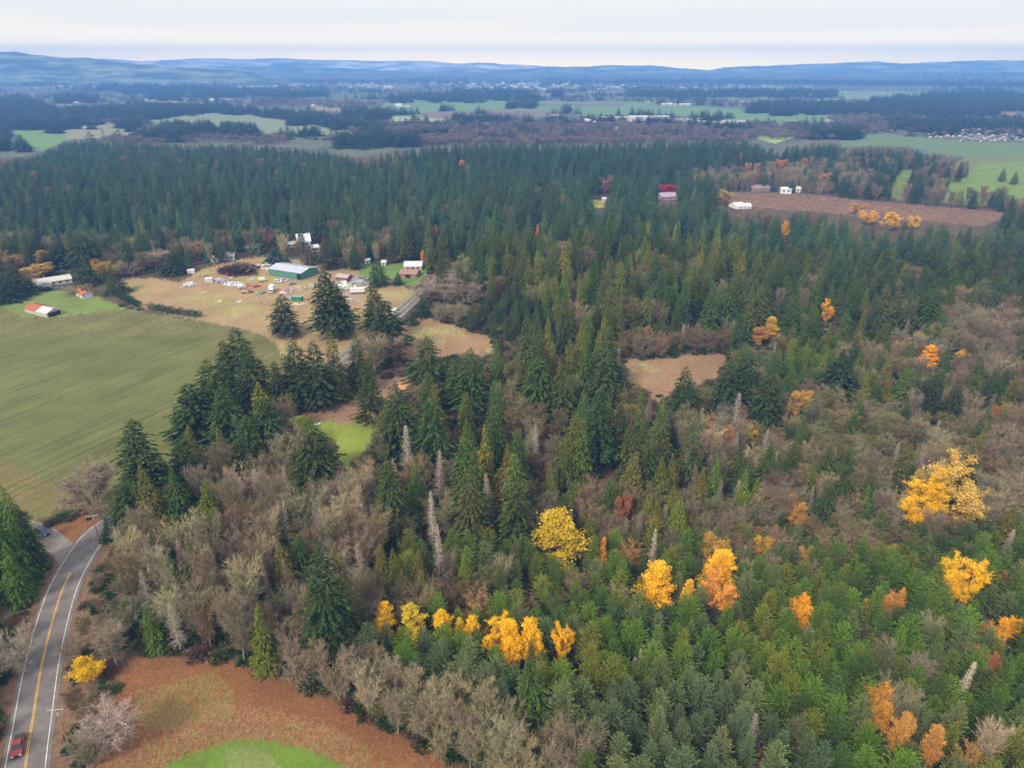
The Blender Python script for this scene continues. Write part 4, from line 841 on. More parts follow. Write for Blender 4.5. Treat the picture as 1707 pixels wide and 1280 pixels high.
# buildings, vehicles and yard items also keep their view free: (x0, x1, y0, y1, y of the base)
for (x0, x1, y0, y1) in [(42, 95, 508, 532), (55, 124, 462, 486), (127, 151, 484, 499), (353, 398, 416, 440), (393, 437, 402, 426), (448, 533, 440, 470), (505, 533, 392, 412), (477, 492, 402, 414),
                         (545, 548, 640, 645), (563, 581, 457, 471), (675, 700, 440, 452), (585, 607, 478, 490), (1300, 1332, 312, 325), (1226, 1254, 337, 350), (1252, 1286, 308, 319), (1098, 1134, 317, 335), (645, 660, 516, 532),
                         (64, 84, 880, 897), (518, 536, 696, 706), (535, 560, 655, 672), (664, 682, 644, 656), (400, 470, 440, 500), (550, 610, 462, 492), (102, 118, 1180, 1244)]:
    pb = G((x0 + x1) / 2, y1); PROT.append((x0, x1, y0, y1, float(proj(pb.x, pb.y, pb.z)[2])))
PROT_A = np.array(PROT)

def EL(cx, cy_, rx, ry, n=14): return [(cx + rx * cos(2 * pi * i / n), cy_ + ry * sin(2 * pi * i / n)) for i in range(n)]
# (polygon, [(kind, weight, colour choices, Hlo, Hhi)], spacing)
FARMIX = [('fir', .84, (0, 1, 0, 3, 2), 17, 30), ('cedar', .10, (0, 1), 15, 24), ('alder', .02, (2, 3), 12, 16), ('spruce', .04, (0,), 14, 18)]
ZONES = [
 (None, FARMIX, 7.6),
 ([(-600, 200), (330, 232), (560, 250), (500, 325), (300, 335), (-600, 345)], [('fir', .98, (0, 1, 2), 14, 19), ('alder', .02, (2,), 12, 14)], 6.0),
 ([(560, 225), (1420, 225), (1420, 300), (1130, 300), (700, 290)], [('fir', .98, (1, 3, 0), 18, 31), ('alder', .02, (3, 2), 12, 16)], 7.6),
 ([(1130, 290), (1450, 262), (1480, 320), (1180, 320)], [('fir', .40, (1, 0), 15, 24), ('alder', .40, (3, 0, 2), 12, 16), ('maple', .20, (2, 1), 10, 13)], 6.4),
 ([(1400, 235), (1640, 262), (1720, 360), (1480, 345)], [('fir', .72, (1, 3), 15, 24), ('alder', .28, (3, 2), 12, 16)], 6.6),
 ([(-300, 395), (760, 395), (760, 660), (-300, 660)], [('fir', .50, (0, 1, 2), 18, 26), ('cedar', .16, (0, 1, 3), 16, 22), ('alder', .20, (0, 2, 1), 11, 15), ('maple', .14, (0, 1), 9, 12)], 6.4),
 ([(700, 395), (1260, 395), (1260, 640), (700, 640)], [('fir', .50, (0, 1, 2), 20, 29), ('cedar', .24, (0, 1, 2), 18, 26), ('mossy', .12, (0, 1, 3), 10, 14), ('maple', .14, (0, 1, 3), 10, 14)], 7.4),
 ([(660, 395), (900, 395), (880, 440), (660, 430)], [('fir', .85, (0, 2), 20, 28), ('cedar', .15, (0, 1), 16, 20)], 6.0),
 ([(755, 490), (850, 478), (925, 510), (935, 575), (840, 580), (760, 545)], [('spruce', .95, (0,), 9, 15), ('mossy', .05, (0,), 9, 11)], 4.6),
 (EL(735, 492, 50, 26), [('maple', .9, (0, 1), 10, 13), ('fir', .1, (0,), 14, 18)], 5.4),
 (EL(1115, 570, 115, 28), [('maple', .55, (0, 1, 2), 9, 12), ('mossy', .35, (0, 1, 2), 8, 11), ('dead', .04, (0,), 10, 13), ('round', .06, (1, 3), 7, 9)], 5.2),
 (EL(935, 482, 45, 25), [('cedar', .8, (0, 1, 2), 15, 20), ('mossy', .2, (0,), 9, 12)], 5.2),
 ([(1255, 395), (1950, 380), (1950, 560), (1255, 570)], [('fir', .70, (0, 1, 2), 17, 27), ('mossy', .08, (0, 3), 10, 13), ('alder', .04, (2, 3), 11, 15), ('cedar', .18, (0, 1), 15, 23)], 7.0),
 ([(1255, 560), (1950, 540), (1950, 880), (1200, 900), (1180, 700)], [('maple', .20, (0, 1, 2, 3), 9, 13), ('mossy', .24, (0, 1, 2, 3), 8, 12), ('alder', .12, (0, 2, 3), 10, 14), ('fir', .32, (0, 2, 1), 14, 22), ('cedar', .20, (0, 3, 1), 12, 19), ('dead', .05, (0, 1), 11, 16), ('round', .03, (1, 3), 6, 9), ('pine', .02, (0, 4), 9, 12)], 5.0),
 ([(1580, 500), (1700, 520), (1950, 600), (1950, 690), (1600, 640), (1560, 560)], [('maple', .93, (1, 2, 0), 9, 13), ('fir', .07, (0,), 12, 16)], 5.4),
 (EL(1535, 475, 40, 28), [('maple', .6, (1, 2), 9, 12), ('fir', .4, (0, 1), 14, 18)], 5.4),
 ([(1290, 565), (1410, 555), (1400, 620), (1290, 640)], [('pine', .9, (1, 2), 9, 12), ('cedar', .1, (0,), 12, 15)], 4.0),
 ([(1340, 640), (1500, 650), (1560, 740), (1420, 760), (1320, 720)], [('mossy', .75, (2, 0, 3), 8, 11), ('maple', .15, (3, 1), 8, 11), ('fir', .10, (0,), 12, 16)], 4.8),
 ([(1640, 700), (1950, 680), (1950, 860), (1640, 850)], [('maple', .9, (0, 2), 10, 13), ('mossy', .1, (2,), 9, 12)], 5.4),
 ([(590, 600), (1240, 600), (1210, 900), (1080, 930), (640, 1000), (590, 820)], [('cedar', .34, (0, 1, 1, 3, 1, 2), 18, 28), ('fir', .42, (0, 2, 1, 3), 22, 32), ('mossy', .09, (0, 1, 3), 11, 15), ('dead', .03, (0, 1), 14, 19), ('maple', .07, (1, 3), 11, 15)], 7.6),
 (EL(1190, 720, 50, 40), [('alder', .5, (3, 1, 0), 11, 14), ('dead', .2, (0, 1), 12, 16), ('mossy', .3, (1, 2), 8, 11)], 5.0),
 (EL(1080, 850, 150, 60), [('cedar', .3, (0, 3), 15, 20), ('maple', .25, (1, 2), 9, 12), ('mossy', .25, (0, 1), 9, 12), ('dead', .08, (1,), 12, 16), ('fir', .12, (0,), 15, 20)], 4.8),
 (EL(868, 690, 38, 45), [('maple', .8, (1, 3), 9, 12), ('mossy', .2, (1,), 9, 11)], 6.0),
 ([(170, 640), (600, 620), (600, 800), (170, 830)], [('fir', .36, (0, 1), 18, 26), ('cedar', .34, (0, 2, 3, 1), 15, 22), ('alder', .20, (0, 2), 11, 14), ('mossy', .10, (0, 1), 9, 12)], 5.2),
 ([(175, 800), (330, 770), (640, 760), (640, 980), (520, 1130), (200, 1100), (160, 930)], [('alder', .50, (0, 1, 1, 2, 3), 12, 17), ('maple', .08, (0, 1), 10, 13), ('mossy', .11, (0, 3, 2), 8, 11), ('cedar', .16, (0, 3, 1), 12, 19), ('dead', .08, (0, 1), 11, 16), ('fir', .08, (0, 2), 14, 19)], 5.2),
 ([(470, 1060), (560, 1045), (640, 1062), (780, 1130), (960, 1220), (1020, 1300), (1000, 1450), (860, 1400), (700, 1230), (560, 1160), (460, 1110)], [('maple', .50, (0, 0, 3), 7.5, 10.5), ('alder', .46, (0, 0, 1), 8.5, 11.5), ('mossy', .04, (0,), 7, 9)], 4.2),
 ([(590, 1050), (640, 1030), (900, 1080), (880, 1160), (800, 1140), (640, 1080)], [('pine', 1, (0, 0, 3, 1), 10, 14)], 3.6),
 ([(600, 940), (700, 900), (1080, 890), (1250, 880), (1950, 880), (2100, 1600), (1000, 1600), (960, 1220), (880, 1100), (640, 1030)], [('pine', .92, (1, 2, 0, 1, 4), 10, 14), ('mossy', .015, (2,), 7, 9), ('fir', .03, (0, 1), 11, 14), ('dead', .005, (0,), 9, 12), ('round', .008, (1,), 5, 8), ('alder', .015, (0,), 9, 11)], 3.5),
 ([(600, 940), (820, 930), (830, 1000), (640, 1010)], [('maple', .3, (1, 2), 9, 12), ('mossy', .3, (0, 1), 9, 11), ('cedar', .4, (0, 3), 14, 18)], 4.6),
 (EL(930, 985, 110, 40), [('pine', .78, (1, 4, 2), 9, 12), ('mossy', .22, (2, 0), 7, 9)], 4.0),
 ([(1140, 830), (1560, 850), (1500, 920), (1150, 890)], [('mossy', .3, (1, 0), 8, 10), ('maple', .35, (0, 2, 1), 8, 11), ('pine', .3, (0, 4), 8, 11), ('round', .05, (1, 3), 6, 8)], 4.4),
 ([(1600, 1200), (1950, 1150), (1950, 1500), (1600, 1500)], [('pine', .62, (2, 0, 4), 10, 13), ('maple', .18, (1, 0), 8, 11), ('alder', .14, (1, 0), 10, 13), ('dead', .06, (0,), 11, 14)], 3.9),
 ([(990, 1130), (1180, 1090), (1330, 1170), (1430, 1270), (1480, 1600), (1000, 1600)], [('pine', .98, (0, 3, 0, 3), 9, 13), ('dead', .006, (0,), 9, 10)], 3.7),
 ([(-600, 700), (45, 780), (58, 960), (30, 1060), (-600, 1060)], [('cedar', .45, (1, 0), 12, 17), ('fir', .25, (0,), 12, 17), ('pine', .30, (1,), 9, 12)], 5.0),
 ([(-600, 1050), (30, 1050), (15, 1150), (-600, 1160)], [('maple', .7, (0,), 9, 12), ('alder', .3, (0,), 10, 12)], 6.0),
 ([(-600, 1150), (10, 1150), (0, 1500), (-600, 1600)], [(None, .9, (0,), 1, 1), ('alder', .1, (0,), 8, 10)], 6.0),
 ([(60, 880), (190, 860), (200, 1000), (190, 1180), (120, 1600), (0, 1600), (60, 1000)], [(None, .8, (0,), 1, 1), ('alder', .2, (0, 2), 5, 8)], 6.0),
]
SPACE = {'fir': 1.08, 'cedar': 0.98, 'pine': 1.0, 'spruce': 1.0, 'alder': 0.85, 'maple': 1.15, 'mossy': 1.0, 'golden': 1, 'round': .9, 'dead': .7}
TREELINE = [(-900, 268), (0, 266), (60, 258), (110, 234), (150, 232), (200, 236), (300, 240), (380, 240), (450, 243), (560, 252), (600, 262), (690, 244), (760, 237), (1000, 237), (1180, 233), (1240, 232), (1290, 248), (1330, 241), (1393, 236), (1412, 250), (1440, 244), (1500, 246), (1545, 252), (1600, 268), (1640, 280), (1700, 330), (2000, 340)]
TLx = np.array([t[0] for t in TREELINE]); TLy = np.array([t[1] for t in TREELINE])
def scatter():
    cands = []
    for (r0, r1, n) in ((70, 190, 21000), (190, 300, 24000), (300, 600, 38000), (600, 1560, 78000)):
        r = np.sqrt(rng.uniform(r0 * r0, r1 * r1, n)); a = rng.uniform(-0.98, 0.98, n)
        cands.append(np.stack([r * np.sin(a), r * np.cos(a)], 1))
    P = np.concatenate(cands); Z = ground_h(P[:, 0], P[:, 1])
    px, py, dep = proj(P[:, 0], P[:, 1], Z + 9); bx, by, _ = proj(P[:, 0], P[:, 1], Z)
    keep = (px > -260) & (px < 1960) & (py < 1420) & (py > 225)
    P, Z, px, py, dep, bx, by = P[keep], Z[keep], px[keep], py[keep], dep[keep], bx[keep], by[keep]
    zi = np.zeros(len(P), int)
    jx = px + rng.normal(0, 1, len(px)) * np.clip(900 / dep, 0, 14); jy = py + rng.normal(0, 1, len(px)) * np.clip(500 / dep, 0, 7)
    for i, z in enumerate(ZONES):
        if z[0] is not None: zi[inpoly(jx, jy, z[0])] = i
    n = len(P); kinds = []; H = np.zeros(n); cols = []; W = np.zeros(n); V = np.zeros(n, int)
    for i in range(n):
        mix = ZONES[zi[i]][1]; t = rnd.random() * sum(m[1] for m in mix)
        for m in mix:
            t -= m[1]
            if t <= 0: break
        kinds.append(m[0]); H[i] = rnd.uniform(m[3], m[4]) * rnd.uniform(0.9, 1.08)
        cols.append(rnd.choice(m[2]))
        if m[0]:
            pr = KIND[m[0]]; V[i] = rnd.randrange(len(pr)); q = pr[V[i]]
            W[i] = q.W * (H[i] / q.H) ** 0.75 * rnd.uniform(0.85, 1.18)
    bad = np.array([k is None for k in kinds])
    R = W / 2
    x_, yt, _ = proj(P[:, 0], P[:, 1], Z + H)
    bad |= yt < np.interp(x_, TLx, TLy) - rng.random(n) * 3
    wp = R * 0.85 * F_PX / dep
    for poly in OPEN:
        m = inpoly(bx, by, poly)
        for f in (0.25, 0.5, 0.78, 0.98):
            qx, qy, _ = proj(P[:, 0], P[:, 1], Z + H * f); m |= inpoly(qx, qy, poly)
            if f < 0.6: m |= inpoly(qx - wp * 0.8, qy, poly) | inpoly(qx + wp * 0.8, qy, poly)
        bad |= m
    xb = bx; yb = by
    for (x0, x1, y0, y1, d) in PROT:
        m = (dep < d - 0.5) & (x_ + wp * 0.75 > x0) & (x_ - wp * 0.75 < x1) & (yt < y1) & (yb > y0)
        bad |= m
    # keep the road bed and its verges clear
    rl = ROADLINE[::2]
    near = np.nonzero((P[:, 0] < 20) & (P[:, 1] < 480) & ~bad)[0]
    for i in near:
        if ((rl - P[i]) ** 2).sum(1).min() < (5.0 + R[i] * (0.7 if P[i, 1] < 165 or P[i, 1] > 330 else -0.1)) ** 2: bad[i] = True
    for i in np.nonzero(~bad)[0]:
        k = kinds[i]; sp_ = ZONES[zi[i]][2] * SPACE[k]
        x, y = P[i]
        if cell_ok(x, y, sp_):
            cell_add(x, y, sp_)
            nm, c = PAL[k][cols[i]]; j = rnd.uniform(0.8, 1.22); hj = [rnd.uniform(0.93, 1.07) for _ in range(3)]
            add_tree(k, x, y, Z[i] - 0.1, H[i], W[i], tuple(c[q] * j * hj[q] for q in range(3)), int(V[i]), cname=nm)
scatter()

# ------------------------------------------------------------------ trees -> objects: up to 300 of a kind as things with parts, the rest as one stuff object per kind
INST_GROUP = None
def instance_group(name, protos):
    """node group that plants the prototype meshes on the points of a mesh"""
    coll = bpy.data.collections.new(name + '_shapes')
    for i, p in enumerate(protos):
        o = bpy.data.objects.new('%s_shape_%d' % (name, i), p.whole); coll.objects.link(o)
    g = bpy.data.node_groups.new(name, 'GeometryNodeTree')
    g.interface.new_socket('Geometry', in_out='INPUT', socket_type='NodeSocketGeometry'); g.interface.new_socket('Geometry', in_out='OUTPUT', socket_type='NodeSocketGeometry')
    gi = g.nodes.new('NodeGroupInput'); go = g.nodes.new('NodeGroupOutput'); ip = g.nodes.new('GeometryNodeInstanceOnPoints'); ci = g.nodes.new('GeometryNodeCollectionInfo')
    ci.inputs['Collection'].default_value = coll; ci.inputs['Separate Children'].default_value = True; ci.inputs['Reset Children'].default_value = True
    def na(nm, ty):
        n = g.nodes.new('GeometryNodeInputNamedAttribute'); n.data_type = ty; n.inputs['Name'].default_value = nm; return n.outputs[0]
    g.links.new(gi.outputs[0], ip.inputs['Points']); g.links.new(ci.outputs[0], ip.inputs['Instance']); ip.inputs['Pick Instance'].default_value = True
    g.links.new(na('shape', 'INT'), ip.inputs['Instance Index']); g.links.new(na('rot', 'FLOAT_VECTOR'), ip.inputs['Rotation']); g.links.new(na('size', 'FLOAT_VECTOR'), ip.inputs['Scale'])
    g.links.new(ip.outputs[0], go.inputs[0]); return g
def mass(name, kind, items, label):
    if not items: return
    pr = KIND[kind]; me = bpy.data.meshes.new(name); n = len(items)
    me.vertices.add(n); me.vertices.foreach_set('co', np.array([(d['x'], d['y'], d['z']) for d in items], np.float32).ravel())
    a = me.attributes.new('shape', 'INT', 'POINT'); a.data.foreach_set('value', np.array([d['v'] for d in items], np.int32))
    a = me.attributes.new('rot', 'FLOAT_VECTOR', 'POINT'); a.data.foreach_set('vector', np.array([(rnd.gauss(0, .025), rnd.gauss(0, .025), d['rz']) for d in items], np.float32).ravel())
    a = me.attributes.new('size', 'FLOAT_VECTOR', 'POINT'); a.data.foreach_set('vector', np.array([(d['W'] / pr[d['v']].W, d['W'] / pr[d['v']].W, d['H'] / pr[d['v']].H) for d in items], np.float32).ravel())
    a = me.attributes.new('tint', 'FLOAT_VECTOR', 'POINT'); a.data.foreach_set('vector', np.array([d['col'] for d in items], np.float32).ravel())
    o = link(name, me); m = o.modifiers.new('plant', 'NODES'); m.node_group = instance_group(name, pr); tag(o, label, kind='stuff')
def ordinal(n):
    one = ['', 'first', 'second', 'third', 'fourth', 'fifth', 'sixth', 'seventh', 'eighth', 'ninth']; tens = ['', '', 'twenty', 'thirty', 'forty', 'fifty', 'sixty', 'seventy', 'eighty', 'ninety']
    if n < 20: return ORD[n - 1]
    if n >= 100: return 'hundred-and-' + ordinal(n - 100) if n > 100 else 'hundredth'
    return tens[n // 10] + '-' + one[n % 10] if n % 10 else tens[n // 10][:-1] + 'ieth'
ORD = ['first', 'second', 'third', 'fourth', 'fifth', 'sixth', 'seventh', 'eighth', 'ninth', 'tenth', 'eleventh', 'twelfth', 'thirteenth', 'fourteenth', 'fifteenth', 'sixteenth', 'seventeenth', 'eighteenth', 'nineteenth', 'twentieth']
LAND = [(d['px'], d['py'], d['short'], d['kind']) for d in PLACED if 'short' in d and 0 < d['px'] < 1707]
LAND += [(490, 455, 'green barn', ''), (68, 520, 'red and white shed', ''), (108, 1215, 'utility pole', ''), (90, 474, 'long white house', '')]
GROUPS = {'fir': 'firs of the mixed wood', 'cedar': 'cedars of the mixed wood', 'pine': 'young pines of the lower right plantation', 'spruce': 'broad spruces', 'alder': 'leafless alders',
          'maple': 'leafless maples', 'mossy': 'half-bare trees', 'golden': 'tall autumn trees', 'round': 'small autumn crowns', 'dead': 'dead spire trees', 'bush': 'bushes'}
def make_thing(d, label, with_parts):
    k = d['kind']; p = KIND[k][d['v']]; sx = d['W'] / p.W; sz = d['H'] / p.H; tint = [float(v) for v in d['col']]
    if with_parts:
        r = link(OBJ_NAME[k], None, None, (d['x'], d['y'], d['z']), d['rz']); r.scale = (sx, sx, sz); r.empty_display_size = 1; r.rotation_euler.x = rnd.gauss(0, .03); r.rotation_euler.y = rnd.gauss(0, .03)
        for nm, me in (('crown', p.crown), ('trunk', p.trunk)):
            c = link(nm, me, r); c['tint'] = tint
    else:
        r = link(OBJ_NAME[k], p.whole, None, (d['x'], d['y'], d['z']), d['rz']); r.scale = (sx, sx, sz); r['tint'] = tint; r.rotation_euler.x = rnd.gauss(0, .03); r.rotation_euler.y = rnd.gauss(0, .03)
    tag(r, label, 'bush' if k == 'bush' else 'tree', GROUPS[k])
NAMED = [d for d in PLACED if 'label' in d]; AUTO = [d for d in PLACED if 'label' not in d]
for d in NAMED: make_thing(d, d['label'], True)
for k in OBJ_NAME:
    L = [d for d in AUTO if d['kind'] == k]
    def vis(d):
        x0, y0, _ = proj(d['x'], d['y'], d['z'] + d['H']); return -5 < x0 < 1712 and y0 < 1270
    inv = [d for d in L if vis(d)]; inv.sort(key=lambda d: -d['H'] * d['W'] / d['dep'] ** 2)
    take = inv[:max(0, 298 - sum(1 for d in NAMED if d['kind'] == k))]
    ids = set(id(d) for d in take); rest = [d for d in L if id(d) not in ids]
    buckets = {}
    for d in take:
        lm = min(LAND, key=lambda q: (q[0] - d['px']) ** 2 + (q[1] - d['py']) ** 2 * 1.6)
        dx = d['px'] - lm[0]; dy = (d['py'] - lm[1]) * 1.25
        rel = ('right of' if dx > 0 else 'left of') if abs(dx) > abs(dy) else ('behind' if dy < 0 else 'in front of')
        buckets.setdefault((d['cname'], lm[2], rel), []).append((dx * dx + dy * dy, d))
    for (cn, lm, rel), ds in buckets.items():
        ds.sort(key=lambda q: q[0])
        for i, (_, d) in enumerate(ds):
            o_ = ordinal(i + 1)
            w = '%s %s, %s %s the %s' % (cn, WORD[k], o_, rel, lm) if len(ds) > 1 else '%s %s %s the %s' % (cn, WORD[k], rel, lm)
            d['lab'] = w
    for d in take: make_thing(d, d['lab'], d['H'] * F_PX / d['dep'] > 62)
    mass({'fir': 'fir_forest', 'cedar': 'cedar_woods', 'pine': 'pine_plantation', 'spruce': 'spruce_woods', 'alder': 'alder_woods', 'maple': 'maple_woods', 'mossy': 'mossy_woods', 'golden': 'golden_woods', 'round': 'autumn_woods', 'dead': 'snag_woods', 'bush': 'scrub_vegetation'}[k], k, rest, None)

# undergrowth under the near trees
def undergrowth():
    items = []
    n = 26000; r = np.sqrt(rng.uniform(70 ** 2, 420 ** 2, n)); a = rng.uniform(-0.92, 0.92, n); X = r * np.sin(a); Y = r * np.cos(a); Z = ground_h(X, Y)
    px, py, dep = proj(X, Y, Z); ok = (px > -150) & (px < 1850) & (py < 1400)
    tx, ty, _ = proj(X, Y, Z + 2.0)
    for poly in OPEN: ok &= ~inpoly(px, py, poly) & ~inpoly(tx, ty, poly)
    rl = ROADLINE[::2]
    verge = inpoly(px, py, [(0, 1600), (60, 960), (60, 880), (200, 860), (200, 1190), (140, 1600)])
    bw = inpoly(px, py, [(175, 800), (330, 770), (640, 760), (660, 1000), (1000, 1230), (980, 1400), (700, 1260), (480, 1130), (200, 1100), (160, 930)])
    for i in np.nonzero(ok)[0]:
        if X[i] < 20 and ((rl - (X[i], Y[i])) ** 2).sum(1).min() < 6.2 ** 2: continue
        k = rnd.random(); c = PAL['bush'][0 if k < .35 else 1 if k < .6 else 2 if k < .85 else 3][1]; s = rnd.uniform(0.8, 2.4)
        if bw[i]:
            s *= 1.35
            if rnd.random() < .5: c = (0.07, 0.10, 0.035)
        if verge[i]: s *= 0.7
        items.append(dict(x=X[i], y=Y[i], z=Z[i] - 0.1, v=rnd.randrange(2), rz=rnd.random() * 6, H=s * rnd.uniform(.7, 1.2), W=s * 1.9, col=tuple(q * rnd.uniform(.75, 1.25) for q in c)))
    mass('undergrowth', 'bush', items, 'low brown and green undergrowth on the forest floor')
undergrowth()

# the clipped dark hedges between field and yard, the shrubs that make them standing close together
def hedge(pts, label, h, w):
    L = smooth_line([G(*p) for p in pts], 0.5); s = Soup()
    n = 160 * max(4, len(L) // 2); ix = rng.integers(0, len(L), n); base = L[ix]
    q = norm(rng.normal(size=(n, 3))) * (rng.random(n) ** 0.3)[:, None] * [w / 2, w / 2, h / 2]; q[:, 2] += h / 2 + 0.1
    hh = 1 + 0.22 * np.sin(base[:, 0] * 1.3 + base[:, 1] * 0.8); q[:, 2] *= hh
    p = np.stack([base[:, 0] + q[:, 0], base[:, 1] + q[:, 1], ground_h(base[:, 0], base[:, 1]) + q[:, 2]], 1)
    d = norm(q * [1, 1, 0.6] + rng.normal(0, .5, q.shape)); L_ = rng.uniform(.25, .6, n); s.kites(p, d, norm(np.cross(d, rng.normal(size=q.shape))) * (L_ * .3)[:, None], L_, gvar(n))
    o = link('hedge', s.mesh('hedge', [M_LEAF])); o['tint'] = [0.035, 0.078, 0.035]; tag(o, label, 'hedge', 'hedges between field and yard')
hedge([(198, 494), (206, 499), (218, 506), (232, 512)], 'short dark hedge running down from the domed evergreen', 3.6, 4.2)
hedge([(250, 517), (270, 520), (290, 524), (312, 527), (334, 529)], 'longer dark bushy hedge between the tan yard and the green field', 3.6, 4.2)
# leafy autumn litter is in the ground cover; dark green far woods of the valley
WOODS = [
 ([(-200, 178), (0, 166), (30, 163), (60, 170), (90, 182), (110, 212), (-200, 214)], .5), ([(105, 188), (260, 176), (345, 176), (430, 186), (520, 194), (600, 208), (640, 218), (590, 218), (480, 200), (430, 191), (340, 187), (240, 200), (130, 207)], .55),
 ([(40, 126), (115, 124), (118, 141), (45, 141)], .45), ([(120, 128), (350, 130), (350, 137), (130, 138)], .25), ([(170, 141), (350, 142), (350, 154), (250, 158), (160, 150)], .45), ([(90, 158), (165, 160), (165, 170), (95, 172)], .45),
 ([(320, 146), (550, 153), (550, 162), (320, 161)], .5), ([(570, 186), (640, 186), (652, 200), (580, 198)], .6), ([(650, 163), (680, 158), (686, 170), (652, 171)], .6), ([(755, 150), (850, 148), (900, 157), (840, 161), (760, 159)], .55), ([(690, 158), (755, 156), (900, 160), (900, 167), (700, 166)], .4),
 ([(1045, 150), (1190, 152), (1190, 163), (1050, 161)], .45), ([(1243, 180), (1330, 174), (1450, 178), (1450, 192), (1320, 188), (1243, 187)], .7), ([(1190, 149), (1395, 152), (1395, 162), (1190, 160)], .5),
 ([(1450, 166), (1640, 150), (1720, 160), (1720, 178), (1650, 190), (1600, 198), (1450, 195)], .45), ([(755, 196), (815, 200), (800, 208), (757, 207)], .6), ([(920, 152), (940, 150), (940, 163), (922, 163)], .8), ([(845, 174), (895, 172), (897, 180), (845, 180)], .6),
 ([(940, 179), (951, 179), (950, 189), (941, 189)], .7), ([(1480, 200), (1545, 205), (1600, 214), (1590, 224), (1540, 216), (1480, 214)], .45), ([(1540, 205), (1720, 200), (1720, 215), (1560, 214)], .28), ([(0, 215), (12, 217), (10, 250), (0, 252)], .8), ([(30, 243), (46, 243), (44, 252), (31, 252)], .5),
 ([(195, 207), (235, 206), (235, 213), (195, 212)], .5), ([(225, 226), (320, 216), (330, 222), (300, 236), (230, 234)], .5), ([(278, 212), (310, 212), (312, 220), (280, 220)], .6), ([(325, 214), (352, 214), (352, 221), (325, 221)], .6), ([(370, 214), (430, 217), (430, 223), (370, 222)], .6),
 ([(25, 204), (135, 206), (125, 216), (30, 215)], .5), ([(600, 225), (700, 228), (695, 242), (600, 246)], .35), ([(560, 232), (610, 236), (610, 248), (560, 246)], .35), ([(660, 232), (694, 234), (690, 244), (655, 243)], .5), ([(1300, 216), (1440, 214), (1440, 232), (1330, 230)], .16),
 ([(1370, 224), (1420, 226), (1400, 232), (1365, 231)], .3), ([(250, 156), (320, 160), (300, 168), (240, 165)], .3), ([(380, 128), (700, 128), (700, 137), (380, 138)], .12), ([(900, 126), (1700, 128), (1700, 142), (900, 140)], .12), ([(700, 122), (1200, 122), (1200, 130), (700, 130)], .10), ([(1200, 124), (1750, 124), (1750, 140), (1200, 136)], .14),
]
hr = random.Random(3)
for _ in range(230):
    y = 124 + 108 * hr.random() ** 1.5; x = hr.uniform(-60, 1760); w = hr.uniform(15, 110) * (0.6 + (240 - y) / 160); t_ = 0.5 + (y - 120) * 0.018; tl = hr.uniform(-0.03, 0.03) * w
    if 1440 < x < 1800 and y > 205: continue
    WOODS.append(([(x, y), (x + w, y + tl), (x + w, y + tl + t_), (x, y + t_)], hr.uniform(.3, .9)))
BAREW = [([(560, 206), (760, 206), (1000, 208), (1250, 218), (1240, 236), (700, 242), (600, 226)], .22), ([(1230, 206), (1400, 210), (1490, 206), (1490, 216), (1400, 230), (1240, 232)], .22), ([(420, 164), (640, 172), (640, 180), (420, 176)], .2), ([(0, 196), (250, 196), (250, 206), (0, 208)], .2),
         ([(1380, 196), (1500, 190), (1560, 200), (1500, 210), (1380, 206)], .25), ([(620, 215), (760, 212), (760, 235), (640, 240)], .2), ([(380, 226), (480, 228), (480, 240), (380, 240)], .12), ([(180, 230), (380, 226), (380, 238), (180, 240)], .12)]
def sample_poly(poly, dens):
    P = np.array(poly, float); x0, y0 = P.min(0); x1, y1 = P.max(0); n = int((x1 - x0) * (y1 - y0) * dens)
    n = int(n * 0.72); q = rng.random((n, 2)) * [x1 - x0, y1 - y0] + [x0, y0]; k = inpoly(q[:, 0] + rng.normal(0, 4, n) + 5 * np.sin(q[:, 1] * 1.3), q[:, 1] + rng.normal(0, 0.7, n) + 1.2 * np.sin(q[:, 0] * 0.11), poly)
    clump = np.sin(q[:, 0] * 0.19 + q[:, 1] * 0.8) + np.sin(q[:, 0] * 0.07 - q[:, 1] * 1.1) + rng.normal(0, .7, n); q = q[k & (clump > -0.9)]; q[:, 1] += 2.0; return q
def distant(zones, kind, name, label, pal, extra=0):
    items = []
    pts = [sample_poly(p, d) for p, d in zones]
    if extra:
        q = np.stack([rng.uniform(-100, 1800, extra), 124 + 110 * rng.random(extra) ** 1.6], 1)
        cl = np.sin(q[:, 0] * 0.021 + q[:, 1] * 0.5) + np.sin(q[:, 0] * 0.0083 - q[:, 1] * 0.31 + 1) + rng.normal(0, .5, extra)
        q = q[cl > 0.35]
        ok = np.ones(len(q), bool)
        for (poly, c, z) in COVER[210:232]:
            if z in (1, 2): ok &= ~inpoly(q[:, 0], q[:, 1] - 1.5, poly)
        pts.append(q[ok])
    for q in np.concatenate(pts):
        p = G(q[0], q[1]); big = 1.0 + min(0.5, p.y / 9000)
        items.append(dict(x=p.x, y=p.y, z=p.z - .2, v=rnd.randrange(2), rz=rnd.random() * 6, H=rnd.uniform(9, 19) * big * (0.6 if kind == 'farbare' else 1), W=rnd.uniform(7, 12) * big * 1.3, col=tuple(c * rnd.uniform(.8, 1.2) for c in rnd.choice(pal))))
    mass(name, kind, items, label)
distant(WOODS, 'farfir', 'distant_woods', 'dark far-off evergreen woods between the valley fields', [(0.055, 0.085, 0.062), (0.065, 0.095, 0.066), (0.048, 0.075, 0.062)], 8000)  # bluish palette: part of the valley haze is in the tree colour
distant(BAREW, 'farbare', 'distant_bare_woods', 'purplish leafless far-off woods on the valley floor', [(0.15, 0.12, 0.115), (0.12, 0.10, 0.09), (0.18, 0.13, 0.11)], 3500)
